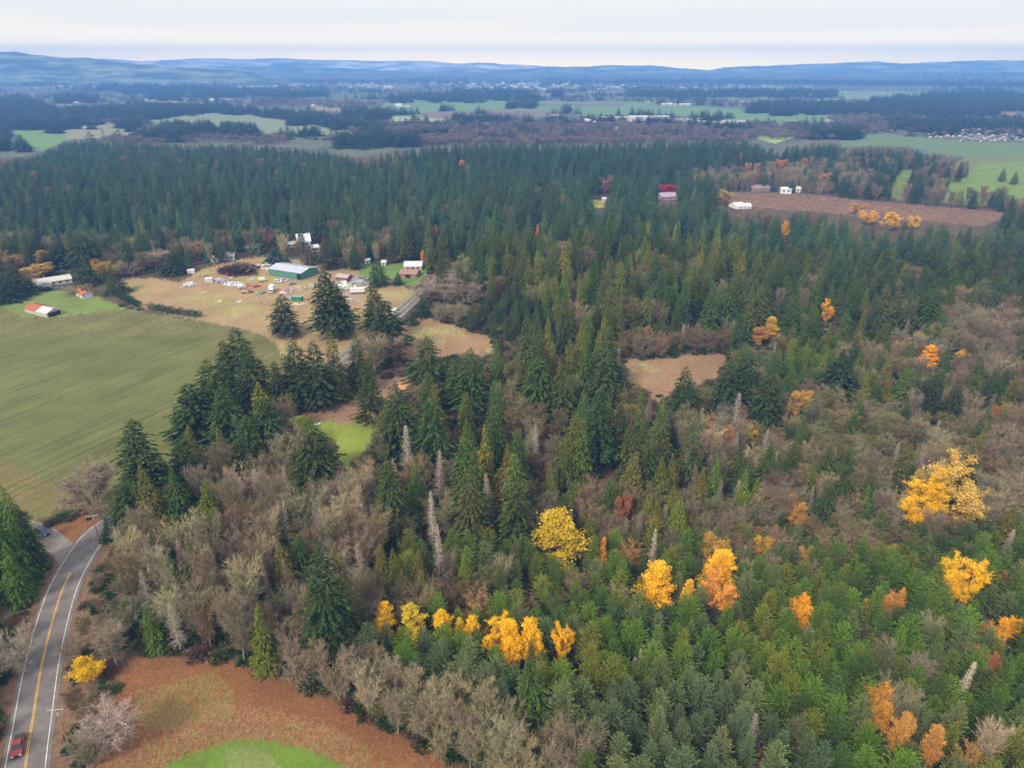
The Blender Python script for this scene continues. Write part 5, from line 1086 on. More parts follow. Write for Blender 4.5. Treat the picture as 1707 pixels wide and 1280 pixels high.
#PART3#
# ------------------------------------------------------------------ buildings
_MC = {}
def cm(col, rough=0.7, noise=0.12, ns=1.0, name='painted'):
    col = tuple(c * (0.82 if max(col) > 0.45 else 1.0) for c in col)
    k = (tuple(round(c, 3) for c in col), rough, name)
    if k not in _MC: _MC[k] = mat(name, col, rough=rough, noise=noise, nscale=ns)
    return _MC[k]
GLASS = mat('window_glass', (0.03, 0.035, 0.045), rough=0.15, spec=0.6)
DARK = mat('dark_opening', (0.02, 0.018, 0.018), rough=0.9)
RUBBER = mat('tyre_rubber', (0.02, 0.02, 0.02), rough=0.85); RIM = mat('wheel_rim', (0.4, 0.4, 0.4), rough=0.4, metal=0.7)
class MB:
    def __init__(s): s.v = []; s.f = []; s.m = []
    def face(s, pts, m=0):
        n = len(s.v); s.v += [tuple(p) for p in pts]; s.f.append(list(range(n, n + len(pts)))); s.m.append(m)
    def box(s, x0, x1, y0, y1, z0, z1, m=0):
        n = len(s.v); s.v += [(x, y, z) for z in (z0, z1) for y in (y0, y1) for x in (x0, x1)]
        for f in ((0, 2, 3, 1), (4, 5, 7, 6), (0, 1, 5, 4), (1, 3, 7, 5), (3, 2, 6, 7), (2, 0, 4, 6)): s.f.append([n + i for i in f]); s.m.append(m)
    def prism(s, prof, y0, y1, m=0, axis='y'):
        """profile (a, z) swept along y (or x)"""
        n = len(s.v); k = len(prof)
        for y in (y0, y1): s.v += [((a, y, z) if axis == 'y' else (y, a, z)) for a, z in prof]
        for i in range(k):
            j = (i + 1) % k; s.f.append([n + i, n + j, n + k + j, n + k + i]); s.m.append(m)
        s.f.append([n + i for i in range(k)][::-1]); s.m.append(m); s.f.append([n + k + i for i in range(k)]); s.m.append(m)
    def cyl(s, a, b, r0, r1, k=8, m=0):
        a = Vector(a); b = Vector(b); d = (b - a).normalized(); u = d.orthogonal().normalized(); w = d.cross(u); n = len(s.v)
        for c, r in ((a, r0), (b, r1)): s.v += [tuple(c + (u * cos(2 * pi * i / k) + w * sin(2 * pi * i / k)) * r) for i in range(k)]
        for i in range(k): j = (i + 1) % k; s.f.append([n + i, n + j, n + k + j, n + k + i]); s.m.append(m)
        s.f.append([n + i for i in range(k)][::-1]); s.m.append(m); s.f.append([n + k + i for i in range(k)]); s.m.append(m)
    def build(s, name, mats, parent=None, bevel=0.0, loc=None, rz=0):
        me = bpy.data.meshes.new(name); me.from_pydata(s.v, [], s.f)
        for m_ in (mats if isinstance(mats, (list, tuple)) else [mats]): me.materials.append(m_)
        me.polygons.foreach_set('material_index', s.m)
        bm = bmesh.new(); bm.from_mesh(me); bmesh.ops.recalc_face_normals(bm, faces=bm.faces)
        if bevel:
            bmesh.ops.remove_doubles(bm, verts=bm.verts, dist=1e-4)
            bmesh.ops.bevel(bm, geom=[e for e in bm.edges], offset=bevel, segments=2, affect='EDGES')
        bm.to_mesh(me); bm.free(); return link(name, me, parent, loc, rz)
def empty(name, loc, rz=0): return link(name, None, None, loc, rz)
def gable(name, label, cat, pa, pb, depth, hw, hr, wallc, roofc, group=None, roof2=None, split=0.6, windows=3, door=0, bigdoor=0, over=0.4, chimney=False, open_end=False, annex=None, endwin=0):
    A = G(*pa); B = G(*pb); L = (B - A).length; rz = atan2(B.y - A.y, B.x - A.x)
    z = min(A.z, B.z) - 0.1; r = empty(name, (A.x, A.y, z), rz); tag(r, label, cat, group)
    wm = cm(wallc, name='wall_paint'); rm = cm(roofc, 0.5, name='roof_sheet')
    m = MB(); d = depth
    m.prism([(0, 0), (d, 0), (d, hw), (d / 2, hw + hr), (0, hw)], 0, L, axis='x'); m.build('wall', wm, r)
    sl = hr / (d / 2)
    def roofpart(x0, x1, mm, nm='roof'):
        q = MB(); t = 0.12; lo = hw - over * sl
        for sgn in (0, 1):
            ye = -over if sgn == 0 else d + over
            prof = [(ye, lo + 0.02), (d / 2, hw + hr + 0.02), (d / 2, hw + hr + 0.02 + t), (ye, lo + 0.02 + t)]
            q.prism(prof, x0, x1, axis='x')
            if L > 7:
                xx = x0 + .5
                while xx < x1 - .2:
                    up_ = [(a_, z_ + t + .002) for a_, z_ in prof[:2]]; q.prism([up_[0], up_[1], (up_[1][0], up_[1][1] + .09), (up_[0][0], up_[0][1] + .09)], xx, xx + .1, axis='x'); xx += 1.3
        return q.build(nm, mm, r)
    if roof2 is None: rf = roofpart(-over, L + over, rm)
    else:
        rf = roofpart(-over, L * split, rm); o2 = roofpart(L * split + 0.01, L + over, cm(roof2, 0.5, name='roof_sheet'))
        rf['label'] = 'rusty roof end'; o2['label'] = 'pale roof end'
    q = MB(); q.box(-over, L + over, d / 2 - 0.12, d / 2 + 0.12, hw + hr + 0.1, hw + hr + 0.2); q.build('ridge_cap', rm, rf)
    for i in range(windows):
        x = L * (i + 0.7) / (windows + 0.4); q = MB(); q.box(x - 0.75, x + 0.75, -0.05, 0.02, hw * 0.40, hw * 0.78); w = q.build('window', GLASS, r)
        q = MB(); f = 0.1
        for (a, b, c, e) in ((x - .85, x + .85, hw * .40 - f, hw * .40), (x - .85, x + .85, hw * .78, hw * .78 + f), (x - .85, x - .75, hw * .40, hw * .78), (x + .75, x + .85, hw * .40, hw * .78)): q.box(a, b, -0.08, 0.015, c, e)
        q.build('frame', cm((0.7, 0.7, 0.7), name='trim'), w)
    if door: q = MB(); q.box(L * door - .5, L * door + .5, -0.06, 0.02, 0.05, 2.1); dd = q.build('door', cm((0.2, 0.15, 0.12), name='door_paint'), r); q = MB(); q.box(L * door + .3, L * door + .38, -0.12, -0.06, 1.0, 1.08); q.build('handle', RIM, dd)
    if bigdoor: q = MB(); q.box(L * bigdoor - 1.6, L * bigdoor + 1.6, -0.06, 0.03, 0.05, hw * .86); q.build('garage_door', DARK, r)
    if endwin: q = MB(); q.box(L - 0.02, L + 0.06, d * .4, d * .6, hw * .4, hw * .8); q.build('window', GLASS, r)
    if open_end: q = MB(); q.box(L - 0.03, L + 0.04, d * .1, d * .9, 0.1, hw * .95); q.build('open_bay_shade', DARK, r)  # dark panel on the end wall stands in for the shade inside
    if chimney: q = MB(); q.box(L * .3, L * .3 + .7, d * .55, d * .55 + .7, hw, hw + hr + 1.0); q.build('chimney', cm((0.3, 0.14, 0.1), name='brick'), rf)
    if annex:
        x0, x1, dep, h2 = annex; q = MB(); q.prism([(0, 0), (x1 - x0, 0), (x1 - x0, h2), ((x1 - x0) / 2, h2 + 1.0), (0, h2)], -dep, 0.0, axis='y')
        for i, v in enumerate(q.v): q.v[i] = (v[0] + x0, v[1], v[2])
        q.build('annex', wm, r)
        q = MB(); c = (x1 - x0) / 2
        for sg in (0, 1):
            e = -0.35 if sg == 0 else x1 - x0 + .35
            q.prism([(e, h2 - .2), (c, h2 + 1.02), (c, h2 + 1.14), (e, h2 - .08)], -dep - .35, 0.3, axis='y')
        for i, v in enumerate(q.v): q.v[i] = (v[0] + x0, v[1], v[2])
        q.build('annex_roof', rm, r)
    return r
WHITE = (0.62, 0.61, 0.63); LIL = (0.60, 0.58, 0.66); GREY = (0.42, 0.42, 0.44); TAN = (0.52, 0.42, 0.30); MAROON = (0.20, 0.09, 0.08)
gable('barn', 'long green metal barn with white roof in the cluttered yard', 'barn', (449, 459), (503, 467), 15, 4.4, 1.5, (0.07, 0.20, 0.15), (0.52, 0.55, 0.64), windows=0, bigdoor=0.93, door=0.1)
gable('open_shed', 'long low shed, half rusty red and half white roof, at the field edge', 'shed', (42, 520), (79, 530), 8, 2.4, 1.7, (0.42, 0.38, 0.33), (0.36, 0.12, 0.07), roof2=(0.66, 0.65, 0.72), split=0.55, windows=0, open_end=True)
gable('house', 'long single-storey white house with pale roof on the green lawn', 'house', (58, 481), (121, 471), 10, 2.6, 1.5, (0.66, 0.65, 0.63), (0.58, 0.56, 0.54), windows=5, door=0.45, chimney=True, annex=(1.5, 8.5, 3.5, 2.4))
gable('garden_shed', 'small shed with rusty orange roof and white gable beside the bare fruit tree', 'shed', (127, 493), (138, 499), 5.5, 2.6, 1.3, (0.62, 0.62, 0.66), (0.50, 0.17, 0.07), windows=0, door=0.5)
gable('garden_shed', 'small white gabled shed left of the grey farm house', 'shed', (353, 438), (363, 438), 5, 3.0, 1.3, (0.75, 0.74, 0.72), (0.70, 0.69, 0.68), windows=1, door=0.7)
gable('farm_house', 'grey roofed farm house behind the small white gabled shed', 'house', (368, 435), (391, 434), 9, 3.0, 1.8, (0.52, 0.52, 0.54), (0.44, 0.43, 0.46), windows=3, door=0.5)
gable('workshop', 'building with lilac-white roof and reddish wall beside the reddish bare tree', 'workshop', (408, 420), (435, 421), 11, 3.4, 1.4, (0.40, 0.20, 0.17), (0.60, 0.58, 0.68), windows=2, bigdoor=0.5)
gable('workshop', 'low tan roofed lean-to at the left end of the lilac-white roof', 'shed', (393, 417), (406, 418), 7, 2.6, 1.0, (0.45, 0.36, 0.26), (0.62, 0.50, 0.34), windows=1, door=0.6)
gable('tall_barn', 'steep white roofed building glimpsed through trees behind the green barn', 'barn', (497, 413), (519, 411), 13, 4.0, 4.2, (0.60, 0.56, 0.55), (0.78, 0.79, 0.82), windows=2, door=0.7)
gable('lean_to', 'low white roofed shed left of the steep white roofed building', 'shed', (478, 414), (495, 412), 8, 2.6, 1.2, (0.66, 0.64, 0.62), (0.74, 0.72, 0.74), windows=2)
gable('cottage', 'pinkish white cottage right of the steep white roofed building', 'house', (520, 421), (533, 419), 7, 3.0, 1.4, (0.68, 0.56, 0.54), (0.62, 0.56, 0.56), windows=2, door=0.5)
gable('cottage', 'grey-tan roofed house right behind the green barn', 'house', (549, 446), (574, 443), 9, 2.8, 1.6, (0.42, 0.34, 0.30), (0.40, 0.35, 0.32), windows=3, door=0.5)
gable('cabin', 'maroon cabin with grey roof right of the green barn', 'cabin', (560, 468), (579, 470), 6, 2.6, 1.0, MAROON, (0.38, 0.33, 0.34), windows=1, door=0.6)
gable('house', 'white roofed house half hidden by firs above the far road', 'house', (674, 452), (703, 451), 11, 3.0, 1.7, (0.50, 0.44, 0.42), (0.72, 0.72, 0.76), windows=3, door=0.4)
gable('barn', 'low red-brown building in front of the white roofed house by the far road', 'barn', (666, 463), (694, 464), 9, 2.6, 1.5, (0.28, 0.16, 0.13), (0.30, 0.17, 0.14), windows=0, bigdoor=0.5)
gable('garden_shed', 'tiny white shed on the lawn left of the white roofed house', 'shed', (636, 443), (643, 443), 4, 2.3, .8, WHITE, WHITE, windows=0, door=0.5)
gable('garden_shed', 'tiny pale shed behind the dark fir on the small lawn', 'shed', (609, 440), (616, 440), 4, 2.4, .8, (0.6, 0.58, 0.6), WHITE, windows=0, door=0.5)
gable('cabin', 'small cabin with orange-tan roof at the back of the gravel clearing', 'cabin', (667, 657), (680, 656), 5.5, 2.4, 1.5, (0.36, 0.20, 0.11), (0.62, 0.30, 0.15), windows=1, door=0.6)
gable('warehouse', 'white building with two dark windows beyond the bare brown clearing', 'building', (1301, 323), (1319, 323.5), 12, 4.6, 1.2, (0.75, 0.76, 0.80), (0.78, 0.78, 0.80), windows=2)
gable('cottage', 'small pinkish white house right of the white building beyond the clearing', 'house', (1326, 321), (1334, 321.5), 8, 3.6, 2.2, (0.62, 0.55, 0.56), (0.62, 0.52, 0.52), windows=1)
gable('house', 'large brown roofed house at the upper edge of the bare brown clearing', 'house', (1253, 320), (1284, 319), 14, 3.2, 2.6, (0.28, 0.20, 0.20), (0.26, 0.18, 0.19), windows=5, door=0.5)
gable('tent_hall', 'bright white peaked roof at the lower edge of the bare brown clearing', 'hall', (1227, 349), (1242, 348.5), 13, 2.6, 2.4, (0.8, 0.79, 0.76), (0.82, 0.80, 0.76), windows=0, door=0.5)
gable('tent_hall', 'smaller white roof adjoining the bright white peaked one', 'hall', (1243.5, 348.5), (1253, 348.5), 11, 2.4, 1.8, (0.8, 0.79, 0.76), (0.80, 0.78, 0.75), windows=0, door=0.5)
gable('garden_shed', 'little white shed under the ochre tree by the clearing', 'shed', (1184, 337), (1191, 337), 7, 3.2, 1.2, WHITE, WHITE, windows=0, door=0.5)
gable('house', 'lilac roofed house below the bright red crown', 'house', (1103, 334), (1129, 333), 12, 3.2, 3.0, (0.36, 0.28, 0.34), (0.34, 0.27, 0.36), windows=4, door=0.5)

# ------------------------------------------------------------------ vehicles
def car(name, label, cat, p, rz, col, kind='suv', group=None, z=0.0):
    r = empty(name, (p.x, p.y, p.z + z), rz); tag(r, label, cat, group)      # +x is forward
    L, Wd = (4.9, 1.85) if kind != 'pickup' else (5.3, 1.9); w = Wd / 2; h = L / 2
    paint = mat('car_paint', col, rough=0.3, spec=0.5)
    b = MB()
    if kind == 'pickup': prof = [(-h, .45), (h - .05, .4), (h, .62), (h - .15, .88), (h - 1.35, 1.04), (h - 1.95, 1.06), (-.75, 1.06), (-.78, 1.04), (-h, 1.0)]
    else: prof = [(-h, .45), (h - .05, .38), (h, .62), (h - .15, .84), (h - 1.3, 1.02), (-h + .05, 1.05)]
    b.prism(prof, -w, w); bo = b.build('body', paint, r, bevel=0.05)
    c = MB(); zt = 1.68 if kind != 'sedan' else 1.42
    cx0, cx1 = ((-.7, h - 1.3) if kind == 'pickup' else (-h + .25, h - 1.35) if kind == 'suv' else (-h + .9, h - 1.5))
    base = [(cx0, 1.0), (cx1, 1.0)]; tx0, tx1 = cx0 + .18, cx1 - .75
    n = len(c.v); iw = w - .08; tw = w - .24
    pts = [(cx0, -iw, 1.03), (cx1, -iw, 1.03), (cx1, iw, 1.03), (cx0, iw, 1.03), (tx0, -tw, zt), (tx1, -tw, zt), (tx1, tw, zt), (tx0, tw, zt)]
    for f in ((0, 1, 5, 4), (1, 2, 6, 5), (2, 3, 7, 6), (3, 0, 4, 7), (0, 3, 2, 1), (4, 5, 6, 7)): c.face([pts[i] for i in f])
    cb = c.build('cabin', GLASS, r, bevel=0.03)
    t = MB(); t.prism([(tx0 - .06, zt - .04), (tx1 + .06, zt - .04), (tx1, zt + .05), (tx0, zt + .05)], -tw - .03, tw + .03); t.build('roof', paint, cb)
    for s_ in (-1, 1):
        t = MB(); t.box((tx0 + tx1) / 2 - .05, (tx0 + tx1) / 2 + .05, s_ * (w - .19) - .04, s_ * (w - .19) + .04, 1.03, zt - .02); t.build('door_pillar', paint, cb)
        t = MB(); t.box(h - .1, h + .015, s_ * (w - .3) - .2, s_ * (w - .3) + .2, .62, .78); t.build('headlight', mat('headlight_glass', (.8, .8, .75), rough=.2), r)
        t = MB(); t.box(-h - .015, -h + .06, s_ * (w - .18) - .1, s_ * (w - .18) + .1, .7, .95); t.build('tail_light', mat('tail_light_glass', (.5, .02, .02), rough=.2), r)
        for x in (h - .95, -h + .95):
            t = MB(); t.cyl((x, s_ * (w - .2), .35), (x, s_ * (w + .02), .35), .35, .35, 14); wh = t.build('wheel', RUBBER, r)
            t = MB(); t.cyl((x, s_ * (w - .1), .35), (x, s_ * (w + .035), .35), .2, .18, 10); t.build('rim', RIM, wh)
    t = MB(); t.box(h - .06, h + .03, -w + .5, w - .5, .48, .72); t.build('grille', DARK, r)
    if kind == 'pickup':
        t = MB(); t.box(-h + .12, -.85, -w + .14, w - .14, 1.0, 1.075); t.build('cargo_bed', mat('bed_liner', (.05, .045, .045)), r)
    return r
def road_angle(p):
    d = ((ROADLINE - (p.x, p.y)) ** 2).sum(1); i = int(d.argmin()); i = min(max(i, 1), len(ROADLINE) - 2)
    v = ROADLINE[i + 1] - ROADLINE[i - 1]; return atan2(v[1], v[0])
p = G(32, 1246); car('pickup_truck', 'red pickup truck driving towards the viewer in the left lane', 'pickup truck', p, road_angle(p) + pi, (0.30, 0.028, 0.018), 'pickup', z=0.08)
p = G(72, 889); car('parked_car', 'dark blue car standing on the side road before the junction', 'car', p, radians(-28), (0.012, 0.022, 0.085), 'suv', z=0.06)
def boxtruck(name, label, cat, p, rz, col, L=6.5, hbox=2.6, cabcol=(0.7, 0.7, 0.72), cabin=True, group=None):
    r = empty(name, (p.x, p.y, p.z + .05), rz); tag(r, label, cat, group); w = 1.2
    b = MB(); b.box(-L / 2, L / 2 - (1.7 if cabin else 0), -w, w, .8, .8 + hbox); b.build('cargo_box', cm(col, name='panel'), r, bevel=.05)
    b = MB(); b.box(-L / 2 + .2, L / 2 - .2, -.5, .5, .5, .795); b.build('chassis', DARK, r)
    if cabin:
        b = MB(); b.prism([(L / 2 - 1.65, .5), (L / 2, .5), (L / 2, 1.3), (L / 2 - .5, 2.1), (L / 2 - 1.65, 2.15)], -w + .08, w - .08); cb = b.build('cab', cm(cabcol, name='panel'), r, bevel=.04)
        b = MB(); b.prism([(L / 2 - .04, 1.32), (L / 2 + .01, 1.34), (L / 2 - .45, 2.06), (L / 2 - .52, 2.04)], -w + .2, w - .2); b.build('windscreen', GLASS, cb)
    for x in (-L / 2 + 1.2, L / 2 - 1.2):
        for s_ in (-1, 1):
            b = MB(); b.cyl((x, s_ * .85, .42), (x, s_ * 1.12, .42), .42, .42, 12); wh = b.build('wheel', RUBBER, r)
            b = MB(); b.cyl((x, s_ * .95, .42), (x, s_ * 1.14, .42), .22, .2, 8); b.build('rim', RIM, wh)
    return r
p = G(655, 528); boxtruck('box_truck', 'white box truck on the far stretch of road', 'truck', p, road_angle(p) + pi, (0.82, 0.84, 0.86), 7.5)
boxtruck('box_truck', 'upright white box truck standing in the tan yard below the green barn', 'truck', G(453, 487), radians(-80), (0.78, 0.80, 0.86), 6.5, 3.0)
boxtruck('cargo_trailer', 'long white trailer right of the very tall firs by the barn', 'trailer', G(596, 489), radians(8), (0.72, 0.72, 0.78), 8, 2.4, cabin=False)
# ------------------------------------------------------------------ things lying about the yard
def container(label, p, rz, col, L=6, h=2.5, w=2.4, group=None, name='shipping_container', cat='container'):
    r = empty(name, (p.x, p.y, p.z), rz); tag(r, label, cat, group); b = MB(); b.box(-L / 2, L / 2, -w / 2, w / 2, 0, h)
    n = int(L / .6)
    for i in range(n):
        x = -L / 2 + .3 + i * .6
        for s_ in (-1, 1): b.box(x - .12, x + .12, s_ * w / 2 - .03, s_ * w / 2 + .05, .1, h - .1)
    b.build('shell', cm(col, .5, name='panel'), r)
    b = MB(); b.box(-L / 2 + .02, L / 2 - .02, -w / 2 + .02, w / 2 - .02, h + .003, h + .08); b.build('lid', cm(tuple(min(.85, c * 1.3 + .12) for c in col), .5, name='panel'), r)
    b = MB(); b.box(L / 2 - .01, L / 2 + .05, -w / 2 + .1, -.03, .1, h - .15); b.box(L / 2 - .01, L / 2 + .05, .03, w / 2 - .1, .1, h - .15); b.build('door', cm(tuple(c * .8 for c in col), .5, name='panel'), r)
container('dark green steel container on the dry grass right of the lone bluish fir', G(496, 501), radians(-12), (0.03, 0.17, 0.10), 6, 2.4)
container('small white-lilac container hut left of the dark red thicket', G(349, 470), radians(10), (0.55, 0.57, 0.68), 4.4, 2.4, name='storage_hut', cat='hut')
container('white hut near the round evergreen at the yard edge', G(319, 455), radians(14), (0.62, 0.62, 0.66), 4.4, 2.2, name='storage_hut', cat='hut')
def tank(label, p, rz, col, L=3.6, r_=1.3):
    r = empty('storage_tank', (p.x, p.y, p.z), rz); tag(r, label, 'tank'); b = MB(); b.cyl((-L / 2, 0, r_ + .3), (L / 2, 0, r_ + .3), r_, r_, 18); b.build('shell', cm(col, .4, name='panel'), r)
    b = MB(); b.box(-L / 3, -L / 3 + .3, -r_ * .8, r_ * .8, 0, r_ * .7); b.box(L / 3 - .3, L / 3, -r_ * .8, r_ * .8, 0, r_ * .7); b.build('cradle', cm((.3, .3, .3), name='panel'), r)
    b = MB(); b.cyl((0, 0, 2 * r_ + .25), (0, 0, 2 * r_ + .55), .3, .3, 10); b.build('hatch', cm((.3, .3, .3), name='panel'), r)
tank('cream cylindrical tank right of the dark red thicket', G(437, 470), radians(20), (0.72, 0.62, 0.42))
def heap(name, label, p, rz, col, s=3.0, n=26, flat=0.35, cat='scrap heap'):
    b = MB(); q = random.Random(int(p.x * 7 + p.y * 13))
    for i in range(n):
        a = q.random() * 6.28; rr = q.random() ** .6 * s / 2; x, y = cos(a) * rr * 1.4, sin(a) * rr; L = q.uniform(.2, .9) * s / 3; w_ = q.uniform(.15, .5) * s / 3; h = q.uniform(.2, .9) * flat * s / 2 * (1.2 - rr / s); z0 = q.random() * flat * (1 - 2 * rr / s) * s * .4
        c, d_ = cos(q.random() * 3), sin(q.random() * 3); t = len(b.v); b.box(-L, L, -w_, w_, z0, z0 + h, q.randrange(3))
        ang = q.random() * 3.14
        for k in range(t, len(b.v)): vx, vy, vz = b.v[k]; b.v[k] = (x + vx * cos(ang) - vy * sin(ang), y + vx * sin(ang) + vy * cos(ang), vz + 0.12 * vx * q.choice((0, 1)))
    o = b.build(name, [cm(col, name='panel'), cm(tuple(c * .6 for c in col), name='panel'), cm(tuple(min(.8, c * .7 + .22) for c in col), name='panel')], None, loc=(p.x, p.y, p.z), rz=rz)
    tag(o, label, cat); return o
HE = [ # x, y, size m, colour, label, flatness
 (315, 475, 7, (0.58, 0.57, 0.60), 'flat pale pile of sheets below the white hut near the round evergreen'), (372, 470, 6, (0.30, 0.28, 0.33), 'dark grey scrap heap just below the left end of the dark red thicket'),
 (385, 474, 6.5, (0.62, 0.66, 0.76), 'bluish white scrap heap below the dark red thicket'), (400, 476, 4.5, (0.66, 0.68, 0.74), 'whitish scrap pile right of the bluish white heap'),
 (416, 475, 5, (0.48, 0.22, 0.14), 'rusty orange scrap heap below the cream tank'), (414, 487, 5, (0.30, 0.10, 0.06), 'dark rust-red machine heap in front of the rusty orange one'),
 (436, 490, 5, (0.20, 0.20, 0.17), 'dark olive scrap pile left below the upright white truck'), (367, 503, 3.2, (0.62, 0.54, 0.30), 'yellowish bag pile alone in the dry grass'),
 (399, 503, 2.6, (0.60, 0.66, 0.72), 'small bluish white pile alone in the dry grass'), (443, 505, 3.4, (0.34, 0.22, 0.17), 'brown brush pile right of the small bluish white one'),
 (472, 468, 5, (0.40, 0.30, 0.36), 'mauve scrap pile along the front of the green barn'), (479, 485, 6, (0.48, 0.36, 0.42), 'pinkish grey scrap heap below the middle of the green barn'),
 (473, 489, 4, (0.66, 0.50, 0.50), 'pinkish white litter pile left of the pinkish grey heap'), (498, 480, 4.5, (0.50, 0.42, 0.32), 'tan lumber pile below the right end of the green barn'),
 (510, 480, 4.5, (0.46, 0.40, 0.30), 'tan lumber pile at the foot of the very tall fir'), (484, 497, 4.0, (0.34, 0.38, 0.40), 'bluish grey plank pile left of the dark green container'),
 (432, 443, 5.5, (0.68, 0.70, 0.74), 'white vehicle wreck pile behind the cream tank'), (423, 447, 3.8, (0.62, 0.64, 0.66), 'pale scrap pile left of the green barn'), (440, 449, 4, (0.66, 0.66, 0.68), 'whitish scrap pile touching the left end of the green barn'),
 (445, 456, 3, (0.52, 0.28, 0.26), 'reddish drum pile at the left corner of the green barn'), (340, 460, 4, (0.45, 0.28, 0.16), 'long tan plank pile behind the white-lilac hut'), (365, 466, 3.6, (0.60, 0.58, 0.62), 'pale plank pile right of the white-lilac hut'),
 (571, 473, 6.5, (0.64, 0.64, 0.68), 'whitish scrap pile in front of the maroon cabin'), (580, 478, 6, (0.56, 0.62, 0.50), 'pale greenish scrap pile left of the long white trailer'), (601, 471, 7, (0.34, 0.33, 0.38), 'dark grey wreck row behind the long white trailer'),
 (612, 480, 5, (0.38, 0.36, 0.40), 'dark grey wreck pile right of the long white trailer'), (590, 465, 5, (0.46, 0.46, 0.52), 'grey wreck pile right of the maroon cabin'), (583, 500, 3.4, (0.52, 0.46, 0.48), 'pinkish grey litter pile below the long white trailer'),
 (386, 463, 2.4, (0.62, 0.60, 0.60), 'tiny pale box pile under the dark red thicket'), (458, 478, 3, (0.52, 0.44, 0.40), 'small brown litter pile right of the upright white truck'), (420, 466, 3, (0.60, 0.56, 0.56), 'small pale pile left of the cream tank'),
 (467, 500, 2.4, (0.56, 0.50, 0.48), 'small pale pile left of the bluish grey planks'), (505, 508, 3, (0.60, 0.52, 0.36), 'yellowish planks right below the dark green container'), (491, 508, 3, (0.66, 0.60, 0.42), 'yellowish planks left below the dark green container'),
 (340, 488, 2.4, (0.56, 0.50, 0.40), 'tiny pale pile alone at the left of the dry grass'), (527, 476, 5, (0.40, 0.38, 0.40), 'grey scrap heap half hidden behind the very tall fir'), (650, 468, 4, (0.50, 0.42, 0.40), 'pale brown pile left of the red-brown building'),
]
for (x, y, s_, col, lab) in HE: heap('scrap_heap', lab, G(x, y), rnd.random() * 6, col, s_)
YC = [(404, 481, (0.5, 0.5, 0.55), 'sedan', 'silver car wreck between the heaps below the dark red thicket'), (428, 478, (0.55, 0.16, 0.10), 'sedan', 'faded red car between the rusty heap and the upright truck'), (464, 471, (0.65, 0.66, 0.70), 'suv', 'white car against the front of the green barn'),
      (487, 474, (0.30, 0.32, 0.42), 'sedan', 'grey-blue car before the right half of the green barn'), (447, 443, (0.66, 0.66, 0.7), 'suv', 'white car behind the left corner of the green barn'), (590, 474, (0.45, 0.45, 0.5), 'sedan', 'grey car just behind the long white trailer'),
      (607, 466, (0.25, 0.25, 0.3), 'suv', 'dark car at the end of the wreck row right of the maroon cabin'), (574, 483, (0.62, 0.64, 0.6), 'sedan', 'pale green car left of the long white trailer'), (620, 474, (0.5, 0.5, 0.56), 'sedan', 'silver car at the right end of the wreck yard'),
      (474, 656, (0.62, 0.45, 0.44), 'sedan', 'pinkish car between the firs left of the gravel clearing'), (98, 483, (0.1, 0.1, 0.12), 'suv', 'dark car parked before the long white house')]
for (x, y, col, kd, lab) in YC: car('parked_car', lab, 'car', G(x, y), rnd.uniform(-0.5, 0.8), col, kd, 'cars about the yard')
# picnic shelter, tables on the gravel clearing
def shelter():
    p = G(546, 672); r = empty('picnic_shelter', (p.x, p.y, p.z), radians(-8)); tag(r, 'small dark open timber shelter on the gravel clearing', 'shelter'); wd = cm((0.05, 0.035, 0.03), name='dark_timber')
    for x in (-1.7, 1.7):
        for y in (-1.5, 1.5): b = MB(); b.box(x - .12, x + .12, y - .12, y + .12, 0, 2.5); b.build('post', wd, r)
    b = MB(); b.prism([(-2.1, 2.5), (2.1, 2.5), (0, 3.5)], -2.0, 2.0); b.build('roof', cm((0.09, 0.07, 0.07), name='shingle'), r)
    b = MB(); b.box(-1.55, 1.55, 1.4, 1.6, .0, 2.3); b.build('back_panel', wd, r)
    q = G(536, 676); t = empty('picnic_table', (q.x, q.y, q.z), .3); tag(t, 'dark picnic table left of the open timber shelter', 'table')
    b = MB(); b.box(-1, 1, -.4, .4, .7, .78); b.build('tabletop', wd, t)
    for s_ in (-1, 1):
        b = MB(); b.box(-1, 1, s_ * .8 - .15, s_ * .8 + .15, .42, .48); b.build('bench', wd, t); b = MB(); b.box(s_ * .7 - .06, s_ * .7 + .06, -.8, .8, .34, .415); b.box(s_ * .7 - .05, s_ * .7 + .05, -.35, -.25, 0, .695); b.box(s_ * .7 - .05, s_ * .7 + .05, .25, .35, 0, .695); b.build('leg', wd, t)
    q = G(548, 678); b = MB(); b.box(-2, 2, -.25, .25, .4, .5); b.box(-1.8, -1.6, -.2, .2, 0, .4); b.box(1.6, 1.8, -.2, .2, 0, .4); o = b.build('log_bench', wd, None, loc=(q.x, q.y, q.z)); tag(o, 'long low log bench in front of the open timber shelter', 'bench')
shelter()
heap('garden_furniture', 'cluster of white garden chairs on the lawn behind the dark firs', G(528, 709), .3, (0.78, 0.79, 0.82), 2.6, 14, .5, 'furniture')
